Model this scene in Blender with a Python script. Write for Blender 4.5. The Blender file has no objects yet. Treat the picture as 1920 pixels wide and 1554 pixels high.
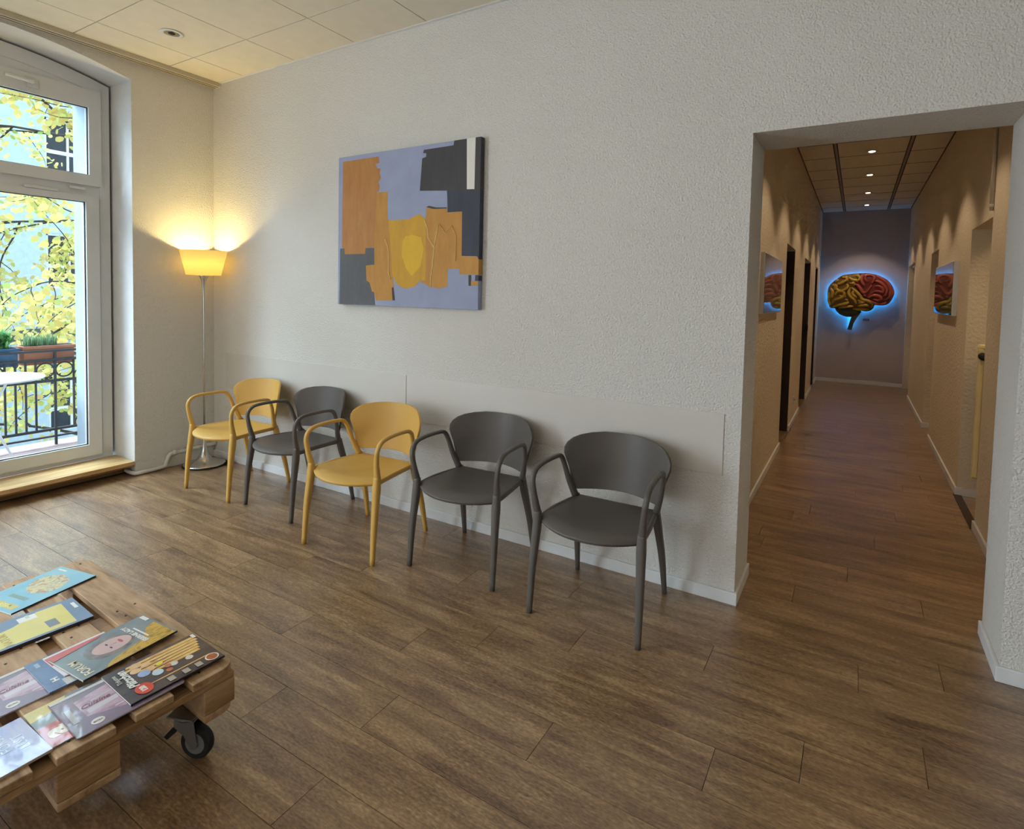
import bpy, bmesh, math, random
from mathutils import Vector, Matrix, noise

random.seed(7)
S = bpy.context.scene
COL = S.collection
PI = math.pi

# ------------------------------------------------------------------ camera
CX, CY, CZ = 4.814, -2.901, 1.5
YAW, PITCH, ROLL = -0.545, -0.048, 0.022
FPX, PPX, PPY = 1065.6, 960.0, 600.4
_f = Vector((math.sin(YAW)*math.cos(PITCH), math.cos(YAW)*math.cos(PITCH), math.sin(PITCH)))
_r = Vector((math.cos(YAW), -math.sin(YAW), 0))
_u = _r.cross(_f)
CR = _r*math.cos(ROLL) + _u*math.sin(ROLL)
CU = -_r*math.sin(ROLL) + _u*math.cos(ROLL)
CF = _f
C0 = Vector((CX, CY, CZ))
cam_d = bpy.data.cameras.new('camera')
cam = bpy.data.objects.new('camera', cam_d); COL.objects.link(cam)
M = Matrix((( CR.x, CU.x, -CF.x, CX), (CR.y, CU.y, -CF.y, CY), (CR.z, CU.z, -CF.z, CZ), (0, 0, 0, 1)))
cam.matrix_world = M
cam_d.sensor_fit = 'HORIZONTAL'; cam_d.sensor_width = 36
cam_d.lens = FPX/1920*36
cam_d.shift_x = 0; cam_d.shift_y = (PPY-777)/1920
cam_d.clip_start = 0.05; cam_d.clip_end = 200
S.camera = cam

def W(ax, val, px, py):
    """point where the sight line of a pixel meets the plane axis=val (survey of the photograph)"""
    d = CF + CR*((px-PPX)/FPX) - CU*((py-PPY)/FPX)
    t = (val - C0[ax])/d[ax]
    return C0 + d*t

# ------------------------------------------------------------------ world, sun, exposure
S.view_settings.view_transform = 'Standard'
S.view_settings.look = 'None'
S.view_settings.gamma = 1.0
S.view_settings.use_curve_mapping = False
S.view_settings.exposure = -0.14
S.cycles.use_denoising = True
S.cycles.max_bounces = 6
S.cycles.diffuse_bounces = 3
S.cycles.glossy_bounces = 3
S.cycles.use_adaptive_sampling = True
S.cycles.adaptive_threshold = 0.08
S.cycles.adaptive_min_samples = 16
S.cycles.sample_clamp_indirect = 6.0
wd = bpy.data.worlds.new('world'); S.world = wd; wd.use_nodes = True
bg = wd.node_tree.nodes['Background']
bg.inputs['Color'].default_value = (0.66, 0.85, 1.0, 1)
bg.inputs['Strength'].default_value = 2.5

def light(name, kind, loc, rot, energy, color, **kw):
    d = bpy.data.lights.new(name, kind); d.energy = energy; d.color = color
    for k, v in kw.items(): setattr(d, k, v)
    o = bpy.data.objects.new(name, d); COL.objects.link(o)
    o.location = loc; o.rotation_euler = rot
    return o
# bright hazy autumn sky to the window side: a very wide, soft sun
sun_dir = Vector((1.0, 0.22, -0.80))
light('hazy_sun', 'SUN', (-5, -2, 6), sun_dir.to_track_quat('-Z', 'Y').to_euler(), 30.0, (0.66, 0.83, 1.0), angle=math.radians(75))
# area light standing in for daylight of the second tall window, inside its panes
light('window_daylight', 'AREA', (0.03, -4.15, 1.65), (0, math.radians(-90), 0), 122, (0.78, 0.89, 1.0), shape='RECTANGLE', size=2.6, size_y=1.5)
light('rear_fill_light', 'AREA', (3.3, -6.35, 1.7), (math.radians(90), 0, 0), 44, (0.96, 0.97, 1.0), shape='RECTANGLE', size=3.4, size_y=1.8)  # added soft fill from behind the camera; the rear wall has no window

# ------------------------------------------------------------------ helpers
def wm(o):
    m = o.matrix_basis.copy()
    p = o.parent
    while p is not None:
        m = p.matrix_basis @ m; p = p.parent
    return m

def link(name, me, mat=None, parent=None, world=True, smooth=False):
    if mat is not None and not me.materials: me.materials.append(mat)
    if smooth:
        for p in me.polygons: p.use_smooth = True
    o = bpy.data.objects.new(name, me); COL.objects.link(o)
    if parent is not None:
        if world: me.transform(wm(parent).inverted())
        o.parent = parent
    return o

def from_bm(name, bm, mat=None, parent=None, world=True, smooth=False):
    bmesh.ops.recalc_face_normals(bm, faces=bm.faces)
    me = bpy.data.meshes.new(name); bm.to_mesh(me); bm.free()
    return link(name, me, mat, parent, world, smooth)

def empty(name, loc=(0, 0, 0), rz=0.0, parent=None):
    o = bpy.data.objects.new(name, None); COL.objects.link(o)
    o.location = loc; o.rotation_euler = (0, 0, rz); o.empty_display_size = 0.1
    if parent: o.parent = parent
    return o

def tag(o, label=None, cat=None, group=None, kind=None):
    if label: o['label'] = label
    if cat: o['category'] = cat
    if group: o['group'] = group
    if kind: o['kind'] = kind
    return o

def struct(o): o['kind'] = 'structure'; return o

def add_box(bm, a, b, bevel=0.0):
    r = bmesh.ops.create_cube(bm, size=1.0)
    vs = r['verts']
    c = [(a[i]+b[i])/2 for i in range(3)]; s = [abs(b[i]-a[i]) for i in range(3)]
    for v in vs: v.co = Vector((c[0]+v.co.x*s[0], c[1]+v.co.y*s[1], c[2]+v.co.z*s[2]))
    if bevel > 0:
        es = list({e for v in vs for e in v.link_edges})
        bmesh.ops.bevel(bm, geom=es, offset=bevel, segments=2, affect='EDGES', profile=0.5)
    return vs

def box(name, a, b, mat, parent=None, bevel=0.0, world=True):
    bm = bmesh.new(); add_box(bm, a, b, bevel)
    return from_bm(name, bm, mat, parent, world)

def prism(name, pts, ax, d0, d1, mat, parent=None, world=True, bevel=0.0):
    """polygon in the two remaining axes, extruded along ax from d0 to d1"""
    bm = bmesh.new()
    def mk(p, d):
        l = [p[0], p[1]]; l.insert(ax, d); return Vector(l)
    A = [bm.verts.new(mk(p, d0)) for p in pts]; B = [bm.verts.new(mk(p, d1)) for p in pts]
    n = len(pts)
    bm.faces.new(A); bm.faces.new(B[::-1])
    for i in range(n): bm.faces.new((A[i], B[i], B[(i+1) % n], A[(i+1) % n]))
    if bevel > 0: bmesh.ops.bevel(bm, geom=list(bm.edges), offset=bevel, segments=1, affect='EDGES')
    return from_bm(name, bm, mat, parent, world)

def catmull(P, n=8):
    P = [Vector(p) for p in P]; out = []
    Q = [P[0]*2-P[1]] + P + [P[-1]*2-P[-2]]
    for i in range(1, len(Q)-2):
        for k in range(n):
            t = k/n
            a, b, c, d = Q[i-1], Q[i], Q[i+1], Q[i+2]
            out.append(0.5*((2*b) + (c-a)*t + (2*a-5*b+4*c-d)*t*t + (3*b-a-3*c+d)*t**3))
    out.append(P[-1]); return out

def sweep_bm(bm, path, ra, rb, side=None, seg=10, sq=2.0, cap=True):
    """tube along path; ra/rb = half sizes (list or number) along 'side' and across it"""
    n = len(path)
    R = (lambda r, i: r if isinstance(r, (int, float)) else r[min(int(i*(len(r)-1)/(n-1)), len(r)-2)] +
         (r[min(int(i*(len(r)-1)/(n-1)), len(r)-2)+1]-r[min(int(i*(len(r)-1)/(n-1)), len(r)-2)])*((i*(len(r)-1)/(n-1))-min(int(i*(len(r)-1)/(n-1)), len(r)-2)))
    rings = []; prev = None
    for i in range(n):
        t = (path[min(i+1, n-1)]-path[max(i-1, 0)]).normalized()
        if side is not None:
            s = Vector(side); s = (s - t*s.dot(t)).normalized()
        else:
            if prev is None:
                s = t.orthogonal().normalized()
            else: s = (prev - t*prev.dot(t)).normalized()
        prev = s; q = t.cross(s)
        a, b = R(ra, i), R(rb, i); ring = []
        for k in range(seg):
            th = 2*PI*(k+0.5)/seg; c, d = math.cos(th), math.sin(th)
            c = math.copysign(abs(c)**(2/sq), c); d = math.copysign(abs(d)**(2/sq), d)
            ring.append(bm.verts.new(path[i] + s*c*a + q*d*b))
        rings.append(ring)
    for i in range(n-1):
        for k in range(seg):
            bm.faces.new((rings[i][k], rings[i][(k+1) % seg], rings[i+1][(k+1) % seg], rings[i+1][k]))
    if cap:
        bm.faces.new(rings[0][::-1]); bm.faces.new(rings[-1])

def sweep(name, path, ra, rb, mat, parent=None, side=None, seg=10, sq=2.0, world=True, smooth=True):
    bm = bmesh.new(); sweep_bm(bm, [Vector(p) for p in path], ra, rb, side, seg, sq)
    return from_bm(name, bm, mat, parent, world, smooth)

def lathe(name, prof, mat, parent=None, loc=(0, 0, 0), seg=40, world=True, smooth=True):
    bm = bmesh.new(); rings = []
    for r, z in prof:
        if r < 1e-5: rings.append([bm.verts.new((loc[0], loc[1], loc[2]+z))])
        else: rings.append([bm.verts.new((loc[0]+r*math.cos(2*PI*k/seg), loc[1]+r*math.sin(2*PI*k/seg), loc[2]+z)) for k in range(seg)])
    for a, b in zip(rings[:-1], rings[1:]):
        for k in range(seg):
            if len(a) == 1 and len(b) == 1: continue
            if len(a) == 1: bm.faces.new((a[0], b[k], b[(k+1) % seg]))
            elif len(b) == 1: bm.faces.new((a[k], a[(k+1) % seg], b[0]))
            else: bm.faces.new((a[k], a[(k+1) % seg], b[(k+1) % seg], b[k]))
    return from_bm(name, bm, mat, parent, world, smooth)

def autosmooth(o, ang=35):
    me = o.data
    for p in me.polygons: p.use_smooth = True
    try: me.set_sharp_from_angle(angle=math.radians(ang))
    except Exception: pass
    return o

def copy_tree(o, parent=None):
    c = o.copy(); COL.objects.link(c); c.parent = parent
    for ch in list(o.children): copy_tree(ch, c)
    return c

# ------------------------------------------------------------------ materials
def nt(name):
    m = bpy.data.materials.new(name); m.use_nodes = True
    n = m.node_tree; return m, n, n.nodes['Principled BSDF'], n.nodes, n.links

def rgb(r, g, b):
    f = lambda c: ((c/255+0.055)/1.055)**2.4 if c/255 > 0.04045 else c/255/12.92
    return (f(r), f(g), f(b), 1)

def plain(name, col, rough=0.5, metal=0.0, bump=0.0, bscale=200, var=0.04, spec=0.5, coat=0.0):
    m, n, p, N, L = nt(name)
    p.inputs['Roughness'].default_value = rough; p.inputs['Metallic'].default_value = metal
    p.inputs['Specular IOR Level'].default_value = spec
    p.inputs['Coat Weight'].default_value = coat
    tc = N.new('ShaderNodeTexCoord'); nz = N.new('ShaderNodeTexNoise'); nz.inputs['Scale'].default_value = 9
    nz.inputs['Detail'].default_value = 5
    L.new(tc.outputs['Object'], nz.inputs['Vector'])
    mx = N.new('ShaderNodeMixRGB'); mx.blend_type = 'MULTIPLY'; mx.inputs['Fac'].default_value = 1
    mr = N.new('ShaderNodeMapRange'); mr.inputs['From Min'].default_value = 0.3; mr.inputs['From Max'].default_value = 0.7
    mr.inputs['To Min'].default_value = 1-var; mr.inputs['To Max'].default_value = 1+var
    L.new(nz.outputs['Fac'], mr.inputs['Value'])
    mx.inputs['Color1'].default_value = col; L.new(mr.outputs['Result'], mx.inputs['Color2'])
    L.new(mx.outputs['Color'], p.inputs['Base Color'])
    if bump > 0:
        b = N.new('ShaderNodeBump'); b.inputs['Strength'].default_value = bump; b.inputs['Distance'].default_value = 0.002
        n2 = N.new('ShaderNodeTexNoise'); n2.inputs['Scale'].default_value = bscale; n2.inputs['Detail'].default_value = 3
        L.new(tc.outputs['Object'], n2.inputs['Vector']); L.new(n2.outputs['Fac'], b.inputs['Height'])
        L.new(b.outputs['Normal'], p.inputs['Normal'])
    return m

def plaster(name, col, dist=0.010, scale=100, strength=0.75):
    """woodchip / roughcast wallpaper painted white"""
    m, n, p, N, L = nt(name)
    p.inputs['Roughness'].default_value = 0.85; p.inputs['Specular IOR Level'].default_value = 0.25
    g = N.new('ShaderNodeNewGeometry')
    n1 = N.new('ShaderNodeTexNoise'); n1.inputs['Scale'].default_value = scale; n1.inputs['Detail'].default_value = 4; n1.inputs['Roughness'].default_value = 0.55
    L.new(g.outputs['Position'], n1.inputs['Vector'])
    v = N.new('ShaderNodeTexVoronoi'); v.inputs['Scale'].default_value = scale*1.3; v.feature = 'SMOOTH_F1'
    L.new(g.outputs['Position'], v.inputs['Vector'])
    ad = N.new('ShaderNodeMath'); ad.operation = 'SUBTRACT'; L.new(n1.outputs['Fac'], ad.inputs[0])
    ml = N.new('ShaderNodeMath'); ml.operation = 'MULTIPLY'; ml.inputs[1].default_value = 0.5
    L.new(v.outputs['Distance'], ml.inputs[0]); L.new(ml.outputs[0], ad.inputs[1])
    b = N.new('ShaderNodeBump'); b.inputs['Strength'].default_value = strength; b.inputs['Distance'].default_value = dist
    L.new(ad.outputs[0], b.inputs['Height']); L.new(b.outputs['Normal'], p.inputs['Normal'])
    nz = N.new('ShaderNodeTexNoise'); nz.inputs['Scale'].default_value = 1.3; nz.inputs['Detail'].default_value = 4
    L.new(g.outputs['Position'], nz.inputs['Vector'])
    cr = N.new('ShaderNodeMapRange'); cr.inputs['From Min'].default_value = .3; cr.inputs['From Max'].default_value = .7
    cr.inputs['To Min'].default_value = .975; cr.inputs['To Max'].default_value = 1.02
    L.new(nz.outputs['Fac'], cr.inputs['Value'])
    mx = N.new('ShaderNodeMixRGB'); mx.blend_type = 'MULTIPLY'; mx.inputs['Fac'].default_value = 1; mx.inputs['Color1'].default_value = col
    L.new(cr.outputs['Result'], mx.inputs['Color2']); L.new(mx.outputs['Color'], p.inputs['Base Color'])
    return m

def ramp(N, stops):
    r = N.new('ShaderNodeValToRGB'); e = r.color_ramp.elements
    while len(e) > 1: e.remove(e[-1])
    e[0].position = stops[0][0]; e[0].color = stops[0][1]
    for p, c in stops[1:]:
        x = e.new(p); x.color = c
    return r

def wood(name, stops, sx=1.2, sy=16, rough=0.45, bump=0.15, coord='world', knots=True, rlo=0.25, rhi=0.45, axis='x', rand=0.22, speck=0.0, kn=(1.6, .42)):
    m, n, p, N, L = nt(name)
    if coord == 'world':
        src = N.new('ShaderNodeNewGeometry').outputs['Position']
    else: src = N.new('ShaderNodeTexCoord').outputs['Object']
    oi = N.new('ShaderNodeObjectInfo')
    ml = N.new('ShaderNodeMath'); ml.operation = 'MULTIPLY'; ml.inputs[1].default_value = 37.0
    L.new(oi.outputs['Random'], ml.inputs[0])
    cb = N.new('ShaderNodeCombineXYZ'); L.new(ml.outputs[0], cb.inputs[0]); L.new(ml.outputs[0], cb.inputs[1]); L.new(ml.outputs[0], cb.inputs[2])
    av = N.new('ShaderNodeVectorMath'); av.operation = 'ADD'; L.new(src, av.inputs[0]); L.new(cb.outputs[0], av.inputs[1])
    def mapped(a, b):
        mp = N.new('ShaderNodeMapping')
        mp.inputs['Scale'].default_value = {'x': (a, b, b), 'y': (b, a, b), 'z': (b, b, a)}[axis]
        L.new(av.outputs[0], mp.inputs['Vector']); return mp
    m1 = mapped(sx, sy); n1 = N.new('ShaderNodeTexNoise'); n1.inputs['Scale'].default_value = 1; n1.inputs['Detail'].default_value = 8
    n1.inputs['Roughness'].default_value = 0.62; n1.inputs['Distortion'].default_value = 0.6; L.new(m1.outputs[0], n1.inputs['Vector'])
    m2 = mapped(sx*6, sy*9); n2 = N.new('ShaderNodeTexNoise'); n2.inputs['Scale'].default_value = 1; n2.inputs['Detail'].default_value = 4
    L.new(m2.outputs[0], n2.inputs['Vector'])
    a = N.new('ShaderNodeMath'); a.operation = 'MULTIPLY_ADD'; a.inputs[1].default_value = 0.28
    L.new(n2.outputs['Fac'], a.inputs[0]); L.new(n1.outputs['Fac'], a.inputs[2])
    a2 = N.new('ShaderNodeMath'); a2.operation = 'SUBTRACT'; a2.inputs[1].default_value = 0.14; L.new(a.outputs[0], a2.inputs[0])
    r2 = N.new('ShaderNodeMath'); r2.operation = 'MULTIPLY_ADD'; r2.inputs[1].default_value = rand*0.5; L.new(oi.outputs['Random'], r2.inputs[0])
    a3 = N.new('ShaderNodeMath'); a3.operation = 'SUBTRACT'; a3.inputs[1].default_value = rand*0.25
    L.new(a2.outputs[0], r2.inputs[2]); L.new(r2.outputs[0], a3.inputs[0])
    fac = a3.outputs[0]
    if speck:
        ms = mapped(60, 150); ns = N.new('ShaderNodeTexNoise'); ns.inputs['Scale'].default_value = 1; ns.inputs['Detail'].default_value = 3; L.new(ms.outputs[0], ns.inputs['Vector'])
        sp = N.new('ShaderNodeMath'); sp.operation = 'MULTIPLY_ADD'; sp.inputs[1].default_value = speck*4; L.new(ns.outputs['Fac'], sp.inputs[0])
        s2 = N.new('ShaderNodeMath'); s2.operation = 'SUBTRACT'; s2.inputs[1].default_value = speck*2; L.new(fac, sp.inputs[2]); L.new(sp.outputs[0], s2.inputs[0]); fac = s2.outputs[0]
    cr = ramp(N, stops); L.new(fac, cr.inputs['Fac'])
    out = cr.outputs['Color']
    if knots:
        m3 = mapped(sx*kn[0], sy*kn[1]); v = N.new('ShaderNodeTexNoise'); v.inputs['Scale'].default_value = 1; v.inputs['Detail'].default_value = 3
        L.new(m3.outputs[0], v.inputs['Vector'])
        kr = ramp(N, [(0.0, (1, 1, 1, 1)), (0.68, (1, 1, 1, 1)), (0.75, (0.40, 0.36, 0.32, 1))]); L.new(v.outputs['Fac'], kr.inputs['Fac'])
        mx = N.new('ShaderNodeMixRGB'); mx.blend_type = 'MULTIPLY'; mx.inputs['Fac'].default_value = 0.8
        L.new(out, mx.inputs['Color1']); L.new(kr.outputs['Color'], mx.inputs['Color2']); out = mx.outputs['Color']
    L.new(out, p.inputs['Base Color'])
    rr = N.new('ShaderNodeMapRange'); rr.inputs['To Min'].default_value = rlo; rr.inputs['To Max'].default_value = rhi
    L.new(n2.outputs['Fac'], rr.inputs['Value']); L.new(rr.outputs['Result'], p.inputs['Roughness'])
    b = N.new('ShaderNodeBump'); b.inputs['Strength'].default_value = bump; b.inputs['Distance'].default_value = 0.002
    L.new(a2.outputs[0], b.inputs['Height']); L.new(b.outputs['Normal'], p.inputs['Normal'])
    return m

M_WALL = plaster('wall_plaster', rgb(226, 222, 213))
M_WALLC = plaster('corridor_plaster', rgb(228, 214, 190), scale=42, strength=0.7)
M_REVEAL = plain('smooth_reveal_paint', rgb(228, 228, 226), 0.6, bump=0.1, bscale=90)
M_OUTW = plain('outside_render', rgb(172, 188, 198), 0.85, bump=0.2, bscale=60)
M_WHITE = plain('white_gloss_paint', rgb(228, 228, 226), 0.35)
M_BASEB = plain('white_skirting', rgb(226, 226, 224), 0.4)
M_PVC = plain('white_window_plastic', rgb(222, 222, 218), 0.35, var=0.02)
M_TILE = plain('mineral_ceiling_tile', rgb(232, 224, 205), 0.9, bump=0.5, bscale=350, var=0.03)
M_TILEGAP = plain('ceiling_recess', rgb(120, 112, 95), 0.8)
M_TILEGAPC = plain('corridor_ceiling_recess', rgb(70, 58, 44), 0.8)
M_TEE = plain('ceiling_grid_profile', rgb(150, 140, 122), 0.5)
M_DARKW = plain('dark_brown_door', rgb(52, 36, 22), 0.45, var=0.1)
M_FLOOR = wood('oak_plank_floor', [(0.24, rgb(80, 53, 31)), (0.40, rgb(121, 89, 57)), (0.54, rgb(147, 113, 76)), (0.74, rgb(186, 151, 108))], sx=2.2, sy=15, rlo=0.25, rhi=0.42, bump=0.10, rand=0.08, speck=.15, kn=(3.2, 1.9))
for _n in M_FLOOR.node_tree.nodes:
    if _n.type == 'BSDF_PRINCIPLED': _n.inputs['Coat Weight'].default_value = 1.0; _n.inputs['Coat Roughness'].default_value = .36; _n.inputs['Specular IOR Level'].default_value = .6
M_FGAP = plain('floor_joint', rgb(60, 42, 26), 0.8)
M_SILL = wood('threshold_oak', [(0.3, rgb(190, 150, 95)), (0.5, rgb(215, 178, 122)), (0.7, rgb(228, 196, 142))], sx=2, sy=20, knots=False, rlo=.35, rhi=.5, axis='y')
M_SILLD = wood('riser_board', [(0.3, rgb(120, 85, 50)), (0.5, rgb(150, 112, 70)), (0.7, rgb(172, 135, 90))], sx=1.2, sy=18, knots=False, axis='y')
M_PAL = wood('pallet_pine', [(0.28, rgb(118, 84, 54)), (0.42, rgb(164, 128, 90)), (0.55, rgb(188, 152, 112)), (0.75, rgb(206, 174, 136))], sx=2.2, sy=14, rlo=.5, rhi=.7, bump=.35, rand=.3)
M_PALY = wood('pallet_pine_cross', [(0.28, rgb(112, 78, 48)), (0.42, rgb(156, 118, 78)), (0.55, rgb(180, 142, 100)), (0.75, rgb(200, 166, 126))], sx=2.2, sy=14, rlo=.5, rhi=.7, bump=.35, rand=.3, axis='y')
M_YEL = plain('mustard_polypropylene', rgb(214, 168, 82), 0.5, bump=0.25, bscale=600, var=0.02)
M_GRY = plain('taupe_grey_polypropylene', rgb(92, 85, 78), 0.45, bump=0.25, bscale=600, var=0.02)
M_CHROME = plain('brushed_steel', (0.62, 0.60, 0.57, 1), 0.22, 1.0, var=0.02)
M_STEEL = plain('galvanised_steel', (0.35, 0.35, 0.34, 1), 0.42, 1.0, var=0.12)
M_BLACK = plain('black_rubber', rgb(26, 25, 24), 0.6)
M_GRAYP = plain('grey_plastic', rgb(120, 120, 118), 0.5)
M_PANEL = plain('smooth_wall_guard', rgb(214, 208, 198), 0.38, var=0.01, spec=0.5)
M_PIPE = plain('painted_pipe', rgb(222, 218, 208), 0.4, bump=0.2, bscale=60)
M_RAIL = plain('painted_wrought_iron', rgb(48, 48, 50), 0.5)
M_TERRA = plain('terracotta_plastic', rgb(178, 108, 78), 0.6)
M_BLUEP = plain('blue_glazed_planter', rgb(58, 92, 120), 0.35)
M_TABLE = plain('white_enamel', rgb(236, 240, 240), 0.35)
M_BALC = plain('balcony_slab_stone', rgb(172, 146, 142), 0.8, bump=.3, bscale=80, var=.1)
M_STREET = plain('courtyard_paving', rgb(150, 160, 165), 0.9, var=.2)
M_FAC = plain('facade_render', rgb(196, 212, 222), 0.9, bump=.2, bscale=30, var=.06)
M_FACD = plain('facade_stone_band', rgb(92, 90, 84), 0.9, var=.12)
M_PANED = plain('dark_window_pane', rgb(38, 46, 54), 0.12, var=.2)
M_BARK = plain('dark_bark', rgb(62, 52, 48), 0.9, bump=.6, bscale=60, var=.2)
M_SIGNG = plain('grey_sign_plate', rgb(110, 96, 92), 0.5)
M_SOIL = plain('dark_soil', rgb(50, 40, 32), 0.95, var=.2)

def leafmat(name, cols):
    m, n, p, N, L = nt(name)
    g = N.new('ShaderNodeNewGeometry'); r = ramp(N, [(i/(len(cols)-1), rgb(*c)) for i, c in enumerate(cols)])
    L.new(g.outputs['Random Per Island'], r.inputs['Fac'])
    L.new(r.outputs['Color'], p.inputs['Base Color']); p.inputs['Roughness'].default_value = .6
    tr = N.new('ShaderNodeBsdfTranslucent'); L.new(r.outputs['Color'], tr.inputs['Color'])
    mx = N.new('ShaderNodeMixShader'); mx.inputs[0].default_value = .5
    L.new(p.outputs[0], mx.inputs[1]); L.new(tr.outputs[0], mx.inputs[2]); L.new(mx.outputs[0], N['Material Output'].inputs['Surface'])
    return m
M_LEAF = leafmat('autumn_leaf', [(232, 216, 130), (222, 200, 120), (238, 228, 150), (200, 204, 120), (228, 196, 134), (216, 216, 132), (160, 184, 96)])
M_LEAFO = leafmat('autumn_leaf_single', [(234, 214, 124), (226, 200, 120), (238, 226, 146)])
M_GREEN = leafmat('green_foliage', [(60, 110, 60), (110, 165, 80), (80, 140, 95), (150, 200, 110)])
M_GRASS = leafmat('pale_grass', [(110, 140, 100), (140, 170, 120), (90, 120, 90)])

m, n, p, N, L = nt('window_glass'); M_GLASS = m
N.remove(p)
tr = N.new('ShaderNodeBsdfTransparent'); gl = N.new('ShaderNodeBsdfGlossy'); gl.inputs['Roughness'].default_value = 0.02
lw = N.new('ShaderNodeLayerWeight'); lw.inputs['Blend'].default_value = .5
pw = N.new('ShaderNodeMath'); pw.operation = 'POWER'; pw.inputs[1].default_value = 5; L.new(lw.outputs['Facing'], pw.inputs[0])
fr = N.new('ShaderNodeMath'); fr.operation = 'MULTIPLY_ADD'; fr.inputs[1].default_value = .9; fr.inputs[2].default_value = .035; L.new(pw.outputs[0], fr.inputs[0])
mx = N.new('ShaderNodeMixShader'); L.new(fr.outputs[0], mx.inputs[0]); L.new(tr.outputs[0], mx.inputs[1]); L.new(gl.outputs[0], mx.inputs[2])
tr.inputs['Color'].default_value = (.96, .985, .99, 1)
L.new(mx.outputs[0], N['Material Output'].inputs['Surface'])

def emis(name, col, st):
    m, n, p, N, L = nt(name)
    p.inputs['Base Color'].default_value = col; p.inputs['Emission Color'].default_value = col; p.inputs['Emission Strength'].default_value = st
    return m
M_BULB = emis('lamp_glow', (1.0, 0.72, 0.38, 1), 14)
M_SPOT = emis('spot_glow', (1.0, 0.86, 0.66, 1), 9)
M_LED = emis('blue_led', (0.02, 0.36, 1.0, 1), 40)

# lamp shade fabric: lets the bulb shine through, plus emission added for extra glow
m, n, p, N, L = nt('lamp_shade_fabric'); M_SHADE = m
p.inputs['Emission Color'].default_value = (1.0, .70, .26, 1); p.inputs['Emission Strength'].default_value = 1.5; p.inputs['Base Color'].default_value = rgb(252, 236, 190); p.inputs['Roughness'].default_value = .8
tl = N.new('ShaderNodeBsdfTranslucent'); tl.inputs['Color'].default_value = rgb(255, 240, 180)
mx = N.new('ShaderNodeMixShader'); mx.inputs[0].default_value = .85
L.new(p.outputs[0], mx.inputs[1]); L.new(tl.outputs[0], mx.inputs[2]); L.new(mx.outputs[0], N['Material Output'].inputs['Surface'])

# ------------------------------------------------------------------ room shell
H, HC, HH = 3.223, 3.106, 2.277
X1, X2, YR = 4.361, 5.361, 0.37
XL, XR, YE = 4.198, 5.54, 9.078
RX, RY = 7.2, -6.5
struct(prism('wall_back', [(-0.6, 0), (X1, 0), (X1, HH), (X2, HH), (X2, 0), (RX+.2, 0), (RX+.2, H+.1), (-0.6, H+.1)], 1, 0, YR, M_WALL))
# window wall, with two tall arched openings
def arch(y0, y1, zs, rise, n=12):
    pts = []
    for i in range(n+1):
        t = i/n; y = y0+(y1-y0)*t
        pts.append((y, zs + rise*(1-(2*t-1)**2)))
    return pts
OP = [(-0.65, -2.35), (-3.3, -5.0)]
poly = [(0, 0), (0, H+.1), (RY, H+.1), (RY, 0)]
for a, b in OP[::-1]:
    poly += [(b, 0)] + arch(b, a, 3.06, .12) + [(a, 0)]
wl = struct(prism('wall_left', poly, 0, -0.37, 0, M_WALL))
wl.data.materials.append(M_REVEAL)
for pf in wl.data.polygons:
    c = pf.center
    if abs(pf.normal.x) < 0.3 and -5.1 < c.y < -0.6 and c.z > 0.01 and c.z < 3.21: pf.material_index = 1
poly = [(0.6, -.5), (0.6, 4.2), (RY, 4.2), (RY, -.5)]
for a, b in OP[::-1]:
    poly += [(b+.15, -.5)] + arch(b+.15, a-.15, 2.93, .10) + [(a-.15, -.5)]
struct(prism('wall_outside', poly, 0, -0.6, -0.37, M_OUTW))
struct(box('wall_right', (RX, RY, 0), (RX+.2, 0, H+.1), M_WALL))
struct(prism('wall_front', [(-.6, 0), (1.6, 0), (1.6, .5), (1.6, 2.7), (5.0, 2.7), (5.0, .8), (1.6, .8), (1.6, .5), (5.0, .5), (5.0, 0), (RX+.2, 0), (RX+.2, H+.1), (-.6, H+.1)][:2] + [(RX+.2, 0), (RX+.2, H+.1), (-.6, H+.1)], 1, RY-.2, RY, M_WALL))

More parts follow.
